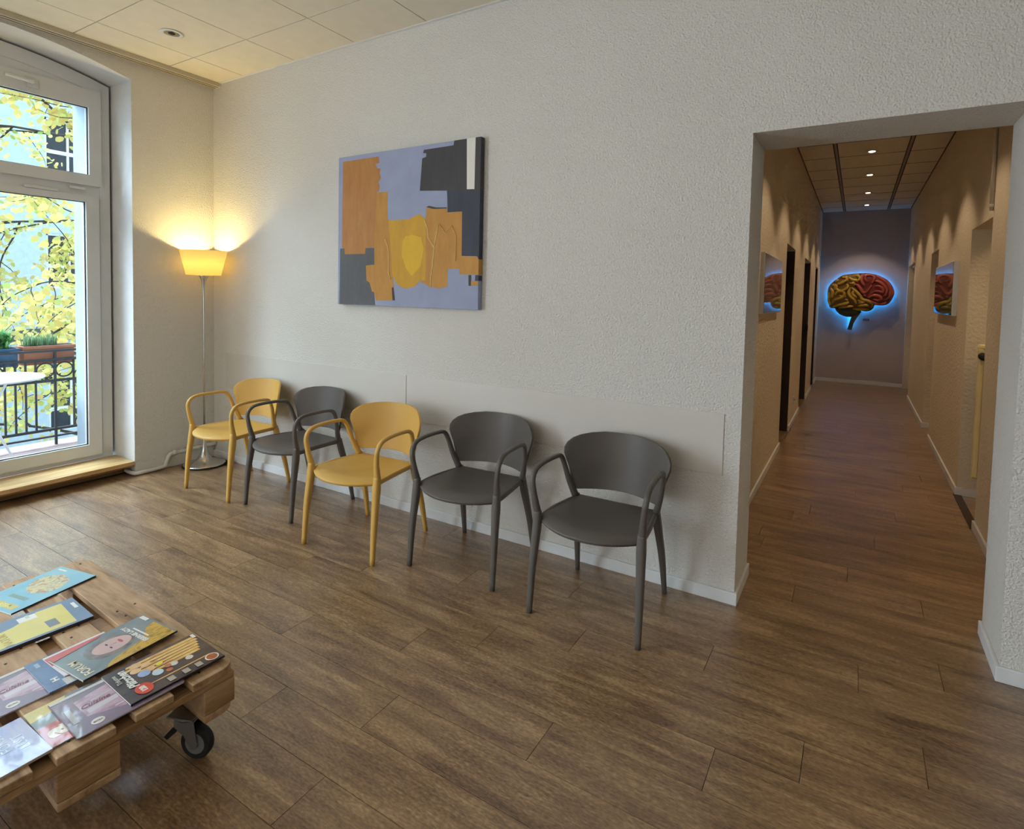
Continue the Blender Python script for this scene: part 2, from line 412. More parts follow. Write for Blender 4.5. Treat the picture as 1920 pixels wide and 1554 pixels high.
# floor: base slab and single planks
fl = empty('floor', (0, 0, 0)); struct(fl)
bm = bmesh.new()
add_box(bm, (-.14, RY, -.06), (RX, 0.001, -.012)); add_box(bm, (-.14, -.008, -.012), (X1, 0.0, -.0005)); add_box(bm, (X2, -.008, -.012), (RX, 0.0, -.0005)); add_box(bm, (X1-.0, 0, -.06), (X2, YR, -.012)); add_box(bm, (XL-.3, YR, -.06), (7.4, YE, -.012))
from_bm('subfloor', bm, M_FGAP, fl)
PW, PL = 0.193, 1.227
joints = {0: 5.166, 1: 4.882, 2: 4.35, 3: 5.067, 4: 4.725, 5: 4.474, 6: 3.968, 7: 3.424, 8: 3.042, 9: 3.477, -1: 5.42, -2: 4.6, -3: 5.15, -4: 4.832}
plank_mesh = {}
def plank(x0, x1, y0, y1):
    g = 0.0008
    key = (round(x1-x0, 3), round(y1-y0, 3))
    if key not in plank_mesh:
        bm = bmesh.new()
        a, b = key
        # bevelled top edges only
        t = .0012
        vs = [bm.verts.new(v) for v in [(g, g, -.012), (a-g, g, -.012), (a-g, b-g, -.012), (g, b-g, -.012),
                                          (g, g, -t), (a-g, g, -t), (a-g, b-g, -t), (g, b-g, -t),
                                          (g+.0002, g+.0002, 0), (a-g-.0002, g+.0002, 0), (a-g-.0002, b-g-.0002, 0), (g+.0002, b-g-.0002, 0)]]
        for k in range(2):
            o = k*4
            for i in range(4): bm.faces.new((vs[o+i], vs[o+(i+1) % 4], vs[o+4+(i+1) % 4], vs[o+4+i]))
        bm.faces.new(vs[8:12])
        bmesh.ops.recalc_face_normals(bm, faces=bm.faces)
        me = bpy.data.meshes.new('plank'); bm.to_mesh(me); bm.free(); me.materials.append(M_FLOOR); plank_mesh[key] = me
    o = bpy.data.objects.new('plank', plank_mesh[key]); COL.objects.link(o); o.location = (x0, y0, 0); o.parent = fl
rest = bmesh.new()
k = -48
while k < 34:
    y1 = -.008-PW*k; y0 = y1-PW
    rnd = random.Random(k*13+5)
    j = joints.get(k, 4.0+rnd.random()*PL)
    segs = []
    def clipped(xa, xb, ya, yb):
        x = j - PL*8
        while x < xb:
            a, b = max(x, xa), min(x+PL, xb)
            if b-a > .02 and yb-ya > .01: segs.append((a, b, ya, yb))
            x += PL
    if y1 <= 0.0 and y0 > -.2:
        clipped(-.14, RX, y0, y1)
    elif y1 <= 0.0: clipped(-.14, RX, max(y0, RY), y1)
    elif y0 < YR-.02: clipped(X1, X2, y0, y1)
    elif y0 < YE: clipped(XL, XR, y0, min(y1, YE))
    for s in segs:
        if s[3] < -3.6 or (s[3] < -2.6 and s[1] > 6) or s[3] > 7.6:
            add_box(rest, (s[0]+.001, s[2]+.001, -.012), (s[1]-.001, s[3]-.001, 0))
        else: plank(*s)
    k += 1
add_box(rest, (XR, .4, -.012), (7.3, YE, 0)); add_box(rest, (XL-.3, YR, -.012), (XL, YE, 0))
o = from_bm('plank_field', rest, M_FLOOR, fl); o['kind'] = 'stuff'

# ceiling of the room: recess plate and separate mineral tiles
ce = empty('ceiling', (0, 0, H)); struct(ce)
box('ceiling_plate', (0, RY, H+.012), (RX, 0, H+.1), M_TILEGAP, ce)
tiles = {}
def tile(x0, x1, y0, y1, z, parent, mat, g=.003):
    key = (round(x1-x0, 3), round(y1-y0, 3), mat.name)
    if key not in tiles:
        bm = bmesh.new(); add_box(bm, (g, g, 0), (key[0]-g, key[1]-g, .012), .0015)
        bmesh.ops.recalc_face_normals(bm, faces=bm.faces)
        me = bpy.data.meshes.new('ceiling_tile'); bm.to_mesh(me); bm.free(); me.materials.append(mat); tiles[key] = me
    o = bpy.data.objects.new('ceiling_tile', tiles[key]); COL.objects.link(o)
    o.location = Vector((x0, y0, z)) - wm(parent).translation; o.parent = parent
xs = [0.0] + [0.445+.645*i for i in range(11)]; xs = [x for x in xs if x < RX-.05] + [RX]
ys = [0.0, -.42]
while ys[-1]-.645 > RY+.05: ys.append(ys[-1]-.645)
ys.append(RY)
for i in range(len(xs)-1):
    for jx in range(len(ys)-1):
        tile(xs[i], xs[i+1], ys[jx+1], ys[jx], H, ce, M_TILE)
# edge profile along the walls
struct(box('trim_1', (0.002, -.022, H-.004), (RX, -.001, H+.004), M_WHITE))

# ------------------------------------------------------------------ corridor shell
def opening_wall(name, x0, x1, ya, yb, z1, ops, mat):
    pts = [(ya, 0)]
    for a, b, h in ops: pts += [(a, 0), (a, h), (b, h), (b, 0)]
    pts += [(yb, 0), (yb, z1), (ya, z1)]
    # drop duplicates
    q = [pts[0]]
    for p_ in pts[1:]:
        if (abs(p_[0]-q[-1][0])+abs(p_[1]-q[-1][1])) > 1e-4: q.append(p_)
    return struct(prism(name, q, 0, x0, x1, mat))
LD = [(3.33, 4.20), (5.56, 6.66), (7.80, 8.42)]
opening_wall('wall_corridor_left', XL-.30, XL, YR, YE, HC+.15, [(a, b, 2.05) for a, b in LD], M_WALLC)
RD = [(0.40, 1.24, 2.06), (1.87, 2.66, 2.06), (4.72, 5.42, 2.07), (7.72, 8.95, 2.10)]
opening_wall('wall_corridor_right', XR, XR+.05, YR, YE, HC+.15, RD, M_WALLC)
struct(box('wall_corridor_end', (XL-.3, YE, 0), (7.4, YE+.15, HC+.15), plaster('end_wall_plaster', rgb(190, 178, 176), strength=.3)))
# side room behind the right openings
struct(box('wall_niche_far', (XR+.05, 2.66, 0), (7.4, 2.80, HC), M_WALLC))
struct(box('wall_niche_near', (XR+.05, 0.40-.03, 0), (7.4, .40, HC), M_WALLC))
struct(box('wall_side_outer', (7.4, 0.37, 0), (7.5, YE, HC), M_WALLC))
struct(box('wall_recess_third', (XR+.16, 4.55, 0), (XR+.30, 5.60, HC), M_WALLC))
struct(box('wall_recess_fourth', (XR+.16, 7.6, 0), (XR+.3, YE, HC), M_WALLC))
for _n, _a, _b in (('wall_jamb_third', 5.42, 5.60), ('wall_jamb_third_near', 4.55, 4.72), ('wall_jamb_fourth', 7.6, 7.72), ('wall_jamb_fourth_far', 8.95, YE)):
    struct(box(_n, (XR+.05, _a, 0), (XR+.16, _b, HC), M_WALLC))
for _n, _a, _b in (('wall_head_third', 4.72, 5.42), ('wall_head_fourth', 7.72, 8.95)): struct(box(_n, (XR+.05, _a, 2.07), (XR+.16, _b, HC), M_WALLC))
struct(box('wall_head_niche', (XR+.05, 1.87, 2.06), (XR+.25, 2.66, HC), M_WALLC))
struct(box('ceiling_side', (XR+.05, .37, HC), (7.5, YE, HC+.1), M_TILE))
# side ceiling light source: a lamp in the side room lights the jamb and radiator
cc = empty('ceiling_corridor', (XL, YR, HC)); struct(cc)
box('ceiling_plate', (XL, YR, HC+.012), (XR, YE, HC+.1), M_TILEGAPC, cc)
cx = [XL+.004, 4.546, 5.211, XR-.004]
cy = [3.87-.665*i for i in range(5, -1, -1)] + [3.87+.665*i for i in range(1, 8)]
cy = [YR] + [y for y in cy if y > YR+.1] + [YE]
for i in range(3):
    for jx in range(len(cy)-1):
        tile(cx[i]+(.016 if i else 0), cx[i+1]-(.016 if i < 2 else 0), cy[jx], cy[jx+1], HC, cc, M_TILE, g=.007)
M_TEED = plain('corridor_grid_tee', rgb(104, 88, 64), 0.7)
for y in cy[1:-1]:
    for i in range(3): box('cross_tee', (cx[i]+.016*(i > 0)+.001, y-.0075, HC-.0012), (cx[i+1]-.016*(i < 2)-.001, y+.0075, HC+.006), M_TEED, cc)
for x in (XL+.007, XR-.007): box('edge_angle', (x-.007, YR, HC-.002), (x+.007, YE, HC+.002), M_TEED, cc)
for x in (4.546, 5.211):
    o = box('grid_runner', (x-.011, YR, HC+.004), (x+.011, YE, HC+.011), M_TEE, cc)
# doors on the left: dark brown linings and leaves set back
for i, (a, b) in enumerate(LD):
    d = empty('door_%d' % (i+1), (XL-.02, (a+b)/2, 0)); struct(d)
    box('far_lining', (XL-.28, b-.012, 0), (XL-.004, b, 2.035), M_DARKW, d, .002)
    box('near_lining', (XL-.28, a, 0), (XL-.004, a+.012, 2.035), M_DARKW, d, .002)
    box('leaf', (XL-.27, a+.012, 0.004), (XL-.23, b-.012, 2.03), M_DARKW, d, .002)
    if i == 1:
        hb = bmesh.new()
        sweep_bm(hb, [Vector((XL-.02, b-.012, 1.08)), Vector((XL-.02, b-.05, 1.08))], .022, .06, side=(1, 0, 0), seg=12, sq=3)
        from_bm('strike_plate', hb, M_BLACK, d)

# skirting boards
def skirt(name, a, b, mat=M_BASEB, h=.062, t=.014, nrm=None):
    """board along segment a->b (2D), thickness to the left-hand side normal nrm"""
    ax, ay = a; bx_, by = b; nx, ny = nrm
    return struct(box(name, (min(ax, bx_, ax+nx*t, bx_+nx*t), min(ay, by, ay+ny*t, by+ny*t), 0), (max(ax, bx_, ax+nx*t, bx_+nx*t), max(ay, by, ay+ny*t, by+ny*t), h), mat, None, .003))
sk = 0
skirt('baseboard_back', (0, 0), (X1+.014, 0), nrm=(0, -1))
skirt('baseboard_opening_left', (X1, -.0), (X1, YR), nrm=(1, 0))
skirt('baseboard_opening_right', (X2, 0), (X2, YR), nrm=(-1, 0))
skirt('baseboard_back_right', (X2-.014, 0), (RX, 0), nrm=(0, -1))
skirt('baseboard_left', (0, -.014), (0, -.65), nrm=(1, 0), h=.095, t=.012, mat=M_WALL)
skirt('baseboard_right', (RX, 0), (RX, RY), nrm=(-1, 0))
pts = [YR] + [v for ab in LD for v in ab] + [YE]
for i in range(0, len(pts), 2):
    skirt('baseboard_corridor_left_%d' % (i//2+1), (XL, pts[i]), (XL, pts[i+1]), nrm=(1, 0), mat=M_BASEB)
pts = [1.24, 1.87, 2.66, 4.72, 5.42, 7.72]
for i in range(0, 6, 2):
    skirt('baseboard_corridor_right_%d' % (i//2+1), (XR, pts[i]), (XR, pts[i+1]), nrm=(-1, 0))
    if i: skirt('baseboard_return_%d' % (i//2), (XR-.014, pts[i]), (XR+(.16 if i > 2 else .5), pts[i]), nrm=(0, -1))
skirt('baseboard_return_3', (XR-.014, 1.24), (XR+.3, 1.24), nrm=(0, -1))
skirt('baseboard_corridor_end', (XL, YE), (XR, YE), nrm=(0, -1))
struct(box('trim_2', (XR-.02, 1.87, 0), (XR+.03, 2.66, .006), M_DARKW))

# ------------------------------------------------------------------ window
def make_window(name, y0, y1):
    """y0 > y1; casement door with a transom light"""
    w = empty(name, (-.33, (y0+y1)/2, .115)); struct(w)
    fx0, fx1 = -.37, -.305
    n = 14
    # outer frame following the arch
    a0, a1 = y0-.02, y1+.02
    bm = bmesh.new()
    outer = [(a0, .115)] + [(y, z) for y, z in arch(a0, a1, 3.045, .12)] + [(a1, .115)]
    inner = [(a0-.072, .115)] + [(y, z) for y, z in arch(a0-.072, a1+.072, 2.965, .10)] + [(a1+.072, .115)]
    V = []
    for x in (fx0, fx1):
        V.append(([bm.verts.new((x, *p_)) for p_ in outer], [bm.verts.new((x, *p_)) for p_ in inner]))
    for i in range(len(outer)-1):
        for s in (0, 1): bm.faces.new((V[s][0][i], V[s][0][i+1], V[s][1][i+1], V[s][1][i]))
        bm.faces.new((V[0][0][i], V[0][0][i+1], V[1][0][i+1], V[1][0][i]))
        bm.faces.new((V[0][1][i], V[0][1][i+1], V[1][1][i+1], V[1][1][i]))
    from_bm('window_frame', bm, M_PVC, w)
    box('transom', (fx0, a1+.05, 2.165), (fx1-.002, a0-.05, 2.275), M_PVC, w, .004)
    hd = [(a0-.06, 2.955), (a1+.06, 2.955)] + arch(a1+.06, a0-.06, 2.975, .10)
    prism('frame_head', hd, 0, fx0, fx1-.004, M_PVC, w)
    box('frame_foot', (fx0, a1+.03, .113), (fx1-.001, a0-.03, .15), M_PVC, w, .003)
    ym = (y0+y1)/2
    # upper light: one sash with an arched head
    sx0, sx1 = -.355, -.285
    def sash(nm, ya, yb, za, zb, st, top=None, arched=0):
        """ya>yb outer rectangle; st = stile width"""
        s = box(nm, (sx0, yb, za), (sx1, ya, za+st), M_PVC, w, .004)
        bm = bmesh.new(); tp = zb-(top or st)
        V = [[bm.verts.new((x, y, z)) for y, z in ((yb, za), (ya, za), (ya, zb), (yb, zb))] + [bm.verts.new((x, y, z)) for y, z in ((yb+st, za+st), (ya-st, za+st), (ya-st, tp), (yb+st, tp))] for x in (sx0, sx1)]
        for i in range(4):
            j = (i+1) % 4
            for q in V: bm.faces.new((q[i], q[j], q[4+j], q[4+i]))
            bm.faces.new((V[0][i], V[0][j], V[1][j], V[1][i])); bm.faces.new((V[0][4+i], V[0][4+j], V[1][4+j], V[1][4+i]))
        bmesh.ops.bevel(bm, geom=[e_ for e_ in bm.edges if abs(e_.verts[0].co.x-sx1) < 1e-5 and abs(e_.verts[1].co.x-sx1) < 1e-5 and len({v_.co.y for v_ in e_.verts} & {yb, ya, yb+st, ya-st}) and (abs(e_.verts[0].co.y-e_.verts[1].co.y) < 1e-5 or abs(e_.verts[0].co.z-e_.verts[1].co.z) < 1e-5)], offset=.005, segments=2, affect='EDGES')
        bmesh.ops.recalc_face_normals(bm, faces=bm.faces)
        bm.to_mesh(s.data); bm.free(); s.data.transform(wm(w).inverted())
        g = box('pane', (-.322, yb+st-.004, za+st-.004), (-.318, ya-st+.004, zb-(top or st)+.004), M_GLASS, s)
        bm = bmesh.new()
        for (p0, p1) in (((yb+st, za+st), (ya-st, za+st+.005)), ((ya-st-.005, za+st), (ya-st, zb-(top or st))), ((yb+st, za+st), (yb+st+.005, zb-(top or st))), ((yb+st, zb-(top or st)-.005), (ya-st, zb-(top or st)))):
            add_box(bm, (-.3175, p0[0], p0[1]), (-.306, p1[0], p1[1]))
        gk = from_bm('gasket', bm, M_BLACK, s)
        return s
    up = sash('transom_sash', y0-.085, y1+.085, 2.255, 2.985, .082, top=.135)
    c1 = sash('casement', y0-.10, ym+.004, .145, 2.18, .092, top=.052)
    c2 = sash('casement', ym-.004, y1+.10, .145, 2.18, .092, top=.052)
    # raised beads
    for s_, ya, yb in ((c1, y0-.10, ym+.004), (c2, ym-.004, y1+.10)):
        box('rebate_cap', (-.288, (ya+yb)/2-.10, 2.178), (-.28, (ya+yb)/2+.10, 2.20), M_PVC, s_, .002)
    box('casement_fitting', (-.29, y0-.30, 2.215), (-.272, y0-.20, 2.235), M_PVC, w, .003)
    hm = bmesh.new(); yy = ym+.33
    sweep_bm(hm, catmull([(-.285, yy, 2.92), (-.25, yy, 2.92), (-.245, yy-.03, 2.92), (-.245, yy-.16, 2.925)], 5), .013, .009, seg=8)
    add_box(hm, (-.287, yy-.03, 2.885), (-.275, yy+.04, 2.95), .003)
    from_bm('window_handle', hm, M_PVC, up, smooth=False)
    hm = bmesh.new(); yy = ym-.05
    add_box(hm, (-.287, yy-.015, 1.0), (-.275, yy+.015, 1.14), .003)
    sweep_bm(hm, catmull([(-.28, yy, 1.08), (-.235, yy, 1.08), (-.23, yy, 1.05), (-.23, yy, .96)], 5), .011, .008, seg=8)
    from_bm('door_handle', hm, M_PVC, c2)
    return w
make_window('window_1', *OP[0])
make_window('window_2', *OP[1])
for i, (a, b) in enumerate(OP):
    t = empty('trim_%d' % (3+i), (-.15, (a+b)/2, 0)); struct(t)
    box('threshold_board', (-.305, b+.004, .082), (.012, a-.004, .113), M_SILL, t, .004)
    box('threshold_nosing', (-.03, b+.004, .07), (.004, a-.004, .082), M_SILLD, t, .002)
    box('riser_board', (-.135, b+.004, 0), (-.11, a-.004, .082), M_SILLD, t, .001)
    box('riser_foot', (-.11, b+.004, 0), (-.104, a-.004, .008), M_BLACK, t)
# curtain track under the ceiling
t = empty('curtain_track', (.07, -3.2, H-.035))
tag(t, 'grey aluminium curtain track along the ceiling above the window', 'curtain track')
bm = bmesh.new(); add_box(bm, (.035, RY+.1, H-.034), (.115, -.01, H-.001), .002)
from_bm('track_body', bm, plain('track_aluminium', rgb(196, 186, 164), .45), t)
for x in (.055, .09): box('track_groove', (x-.004, RY+.1, H-.0355), (x+.004, -.012, H-.0335), M_BLACK, t)
box('end_cap', (.033, -.012, H-.036), (.117, -.004, H-.001), M_PVC, t, .001)

# ------------------------------------------------------------------ wall guard panels
for i, (a, b) in enumerate(((.178, 2.232), (2.237, 4.283))):
    o = box('wall_guard_panel', (a, -.005, .628), (b, -.0005, .932), M_PANEL, None, .001)
    tag(o, ['smooth pale wall guard strip behind the yellow and first grey chairs, left half', 'smooth pale wall guard strip behind the two nearest grey chairs, right half'][i], 'wall panel', 'wall guard strips behind the chairs')

# ------------------------------------------------------------------ chairs
def make_chair(mat):
    root = empty('armchair')
    def L3(*p): return Vector(p)
    for sx in (-1, 1):
        # front leg
        P = catmull([(sx*.262, -.262, 0), (sx*.259, -.245, .22), (sx*.252, -.222, .40), (sx*.252, -.218, .475)], 6)
        sweep('leg', P, [.0125, .017, .021, .018], [.0115, .016, .021, .017], mat, root, side=(1, 0, 0), seg=12, sq=3.2, world=False)
    for sx in (-1, 1):
        P = catmull([(sx*.238, .255, 0), (sx*.229, .215, .20), (sx*.215, .165, .38), (sx*.212, .148, .455)], 6)
        sweep('leg', P, [.0115, .016, .020, .017], [.0115, .016, .020, .016], mat, root, side=(1, 0, 0), seg=12, sq=3.2, world=False)
    for sx in (-1, 1):
        P = catmull([(sx*.252, -.214, .455), (sx*.262, -.236, .55), (sx*.271, -.240, .625), (sx*.272, -.205, .668), (sx*.27, -.13, .682),
                     (sx*.264, .0, .682), (sx*.262, .055, .668), (sx*.255, .085, .62), (sx*.24, .108, .54), (sx*.214, .140, .45)], 6)
        sweep('armrest', P, [.018, .014, .0125, .013, .013, .013, .012, .012, .013, .017], [.017, .013, .0115, .0105, .0105, .0105, .012, .012, .014, .018], mat, root, side=(1, 0, 0), seg=12, sq=2.8, world=False)
    # seat shell
    nu, nv = 20, 18; bm = bmesh.new(); G = []
    for j in range(nv+1):
        v = j/nv; row = []
        hw = .205 + .04*v + .008*math.sin(PI*v)
        for i in range(nu+1):
            u = -1+2*i/nu
            bulge = .105*v*v*(1-abs(u)**2.2)
            y = .165 - v*.375 - bulge
            if j == 0: y += .0
            z = .452 - .012*(1-u*u)*math.sin(PI*min(1, v*1.1)) - (.020*max(0, (v-.86)/.14)**2 if v > .86 else 0)
            z += .006*(1-v)*(1-u*u)*0
            row.append(bm.verts.new((u*hw, y, z)))
        G.append(row)
    for j in range(nv):
        for i in range(nu): bm.faces.new((G[j][i], G[j][i+1], G[j+1][i+1], G[j+1][i]))
    o = from_bm('seat', bm, mat, root, world=False, smooth=True)
    md = o.modifiers.new('thick', 'SOLIDIFY'); md.thickness = .018; md.offset = -1
    # make sure thickness goes down
    if o.data.polygons[0].normal.z < 0: md.offset = 1
    md2 = o.modifiers.new('bev', 'BEVEL'); md2.width = .005; md2.segments = 2; md2.limit_method = 'ANGLE'; md2.angle_limit = math.radians(50)
    # backrest shell
    bm = bmesh.new(); nu, nv = 26, 18; G = []
    prof = [(.484, .206), (.488, .219), (.52, .233), (.56, .243), (.60, .253), (.64, .268), (.67, .278), (.70, .279), (.725, .268), (.747, .245), (.762, .212), (.772, .165), (.777, .105)]
    for z, w in prof:
        row = []
        for i in range(nu+1):
            u = -1+2*i/nu; x = u*w
            zz = z + (0 if z < .6 else 0)
            yc = .232 + (z-.5)*.17
            y = yc - 2.15*x*x + 2.5*x**4*2
            row.append(bm.verts.new((x, y, zz)))
        G.append(row)
    for j in range(len(prof)-1):
        for i in range(nu): bm.faces.new((G[j][i], G[j][i+1], G[j+1][i+1], G[j+1][i]))
    o = from_bm('backrest', bm, mat, root, world=False, smooth=True)
    md = o.modifiers.new('thick', 'SOLIDIFY'); md.thickness = .012; md.offset = 0
    md2 = o.modifiers.new('bev', 'BEVEL'); md2.width = .004; md2.segments = 2; md2.limit_method = 'ANGLE'; md2.angle_limit = math.radians(50)
    # side rails under the seat
    for sx in (-1, 1):
        P = catmull([(sx*.246, -.215, .436), (sx*.240, -.08, .442), (sx*.222, .06, .440), (sx*.208, .15, .436)], 5)
        sweep('seat_rail', P, .010, .014, mat, root, side=(1, 0, 0), seg=8, sq=3, world=False)
    return root
GROUP = 'armchairs in a row along the wall'
CH = [(.872, -.325, 0, 'y', 'mustard yellow plastic armchair at the corner end of the row beside the floor lamp'),
      (1.535, -.292, -3.4, 'g', 'taupe grey plastic armchair standing between the two yellow armchairs'),
      (2.340, -.443, 3.2, 'y', 'mustard yellow plastic armchair in the middle of the row of five'),
      (3.030, -.300, 3.0, 'g', 'taupe grey plastic armchair directly right of the middle yellow armchair'),
      (3.812, -.345, 1.3, 'g', 'taupe grey plastic armchair nearest the corridor opening, last of the row')]
protos = {'y': make_chair(M_YEL)}
protos['g'] = make_chair(M_GRY)
used = set()
for x, y, a, c, lab in CH:
    o = protos[c] if c not in used else copy_tree(protos[c]); used.add(c)
    o.location = (x, y, 0); o.rotation_euler = (0, 0, math.radians(a)); tag(o, lab, 'chair', GROUP)

# ------------------------------------------------------------------ floor lamp
LX, LY = .178, -.195
fl_ = empty('floor_lamp', (LX, LY, 0)); tag(fl_, 'slim steel floor lamp with a lit cream tapered shade in the corner', 'floor lamp')
lathe('base', [(0, 0.004), (.16, .004), (.162, .012), (.155, .02), (.10, .034), (.06, .055), (.035, .09), (.020, .14), (.012, .21), (.0085, .30), (0.0075, .36), (0, .36)], M_CHROME, fl_, (LX, LY, 0), 48)
lathe('base_rim', [(0, 0), (.158, 0), (.166, .004), (.166, .012), (.160, .014), (0, .014)], M_BLACK, fl_, (LX, LY, 0), 48)
lathe('pole', [(0, .34), (.0078, .34), (.0072, .9), (.008, 1.40), (.011, 1.48), (.018, 1.54), (.032, 1.578), (.046, 1.590), (0, 1.590)], M_CHROME, fl_, (LX, LY, 0), 32)
bm = bmesh.new(); seg = 48; rr = []
for r, z in ((.129, 1.592), (.176, 1.790), (.174, 1.790), (.127, 1.592)):
    rr.append([bm.verts.new((LX+r*math.cos(2*PI*k/seg), LY+r*math.sin(2*PI*k/seg), z)) for k in range(seg)])
for i in range(4):
    a, b = rr[i], rr[(i+1) % 4]
    for k in range(seg): bm.faces.new((a[k], a[(k+1) % seg], b[(k+1) % seg], b[k]))
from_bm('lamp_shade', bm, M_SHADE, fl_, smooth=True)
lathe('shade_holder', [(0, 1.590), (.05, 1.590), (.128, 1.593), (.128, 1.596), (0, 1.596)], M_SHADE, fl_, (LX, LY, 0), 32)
lathe('bulb', [(0, 1.63), (.014, 1.63), (.016, 1.66), (.030, 1.69), (.032, 1.71), (.024, 1.735), (0, 1.742)], M_BULB, fl_, (LX, LY, 0), 20)
bl = light('floor_lamp_light', 'POINT', (LX, LY, 1.70), (0, 0, 0), 220, (1.0, 0.76, 0.31), shadow_soft_size=.035)
P = catmull([(LX+.10, LY+.09, .012), (.40, -.10, .005), (.33, -.045, .03), (.30, -.022, .16), (.285, -.022, .27)], 8)
o = sweep('power_cord', P, .003, .003, M_BLACK, None); tag(o, 'thin black cable running from the lamp base up the wall', 'cable')
o = box('foot_switch', (.285, -.075, 0.001), (.36, -.045, .022), M_BLACK, None, .004); tag(o, 'small black foot switch on the floor behind the lamp base', 'switch')

# heating pipe along the left wall
P = catmull([(.028, -.002, .118), (.028, -.18, .117), (.028, -.36, .115), (.028, -.40, .108), (.030, -.425, .06), (.032, -.445, .025), (.034, -.52, .020), (.034, -.60, .020), (.03, -.655, .020), (-.02, -.67, .022), (-.09, -.675, .03)], 6)
hp = empty('heating_pipe', (.03, -.3, 0)); tag(hp, 'white painted heating pipe running low along the wall beside the window', 'pipe')
sweep('pipe', P, .015, .015, M_PIPE, hp, seg=12)
for y in (-.16, -.36):
    sweep('coupling', [(.028, y-.012, .117), (.028, y+.012, .117)], .0185, .0185, M_PIPE, hp, seg=14)

# ------------------------------------------------------------------ painting
def pt6(p, d): return W(1, d, 600+p[0]*.2573, 220+p[1]*.2573)
pn = empty('abstract_painting', (2.24, -.02, 1.39)); tag(pn, 'large unframed abstract canvas in ochre, charcoal and pale blue on the wall', 'painting')
PX0, PX1, PZ0, PZ1 = 1.605, 2.835, 1.392, 2.436
D = -.042
M_CANV = plain('pale_blue_paint', rgb(160, 168, 196), .75, bump=.3, bscale=300, var=.06)
box('canvas', (PX0, -.042, PZ0), (PX1, -.004, PZ1), M_CANV, pn, .002)
# photograph corners of the front face -> real rectangle (bilinear unwarp of the survey points)
TL, TR, BR, BL = Vector((150, 300)), Vector((1175, 150)), Vector((1180, 1395)), Vector((168, 1358))
def inv_bil(p):
    u, v = .5, .5
    for _ in range(12):
        f_ = (TL*(1-u)+TR*u)*(1-v) + (BL*(1-u)+BR*u)*v - Vector(p)
        du = (TR-TL)*(1-v)+(BR-BL)*v; dv = (BL*(1-u)+BR*u)-(TL*(1-u)+TR*u)
        det = du.x*dv.y-du.y*dv.x
        u -= (f_.x*dv.y-f_.y*dv.x)/det; v -= (du.x*f_.y-du.y*f_.x)/det
    return u, v
def pxz(p):
    u, v = inv_bil(p)
    # perspective correction of u: nearer (right) side is larger in the photograph
    k = 1.24
    u = u*k/(1+u*(k-1)) if False else u/(k-(k-1)*u)*1.0 if False else u
    return (min(max(PX0+u*(PX1-PX0), PX0), PX1), min(max(PZ1-v*(PZ1-PZ0), PZ0), PZ1))
def paintmat(name, col, c2, sc=6, rough=.6):
    m, n, p, N, L = nt(name)
    g = N.new('ShaderNodeNewGeometry'); mp = N.new('ShaderNodeMapping'); mp.inputs['Scale'].default_value = (sc*2.2, 1, sc*.6)
    L.new(g.outputs['Position'], mp.inputs['Vector'])
    nz = N.new('ShaderNodeTexNoise'); nz.inputs['Scale'].default_value = 1.2; nz.inputs['Detail'].default_value = 7; nz.inputs['Roughness'].default_value = .65
    L.new(mp.outputs[0], nz.inputs['Vector'])
    r = ramp(N, [(.25, rgb(*col)), (.75, rgb(*c2))]); L.new(nz.outputs['Fac'], r.inputs['Fac'])
    L.new(r.outputs['Color'], p.inputs['Base Color']); p.inputs['Roughness'].default_value = rough
    b = N.new('ShaderNodeBump'); b.inputs['Strength'].default_value = .4; b.inputs['Distance'].default_value = .001
    L.new(nz.outputs['Fac'], b.inputs['Height']); L.new(b.outputs['Normal'], p.inputs['Normal'])
    return m
MP = {'rust': paintmat('ochre_rust_paint', (176, 112, 52), (196, 142, 70)), 'ochre': paintmat('ochre_paint', (186, 128, 50), (206, 152, 62)),
      'yellow': paintmat('warm_yellow_paint', (200, 148, 40), (222, 172, 36)), 'bright': paintmat('bright_yellow_paint', (226, 176, 30), (236, 192, 40)),
      'dark': paintmat('charcoal_paint', (52, 50, 52), (72, 68, 68)), 'navy': paintmat('blue_black_paint', (44, 48, 60), (62, 66, 80)), 'grey': paintmat('grey_paint', (84, 84, 86), (102, 102, 102)),
      'white': paintmat('white_paint', (232, 228, 216), (240, 236, 226)), 'cream': paintmat('cream_paint', (244, 214, 130), (250, 226, 150))}
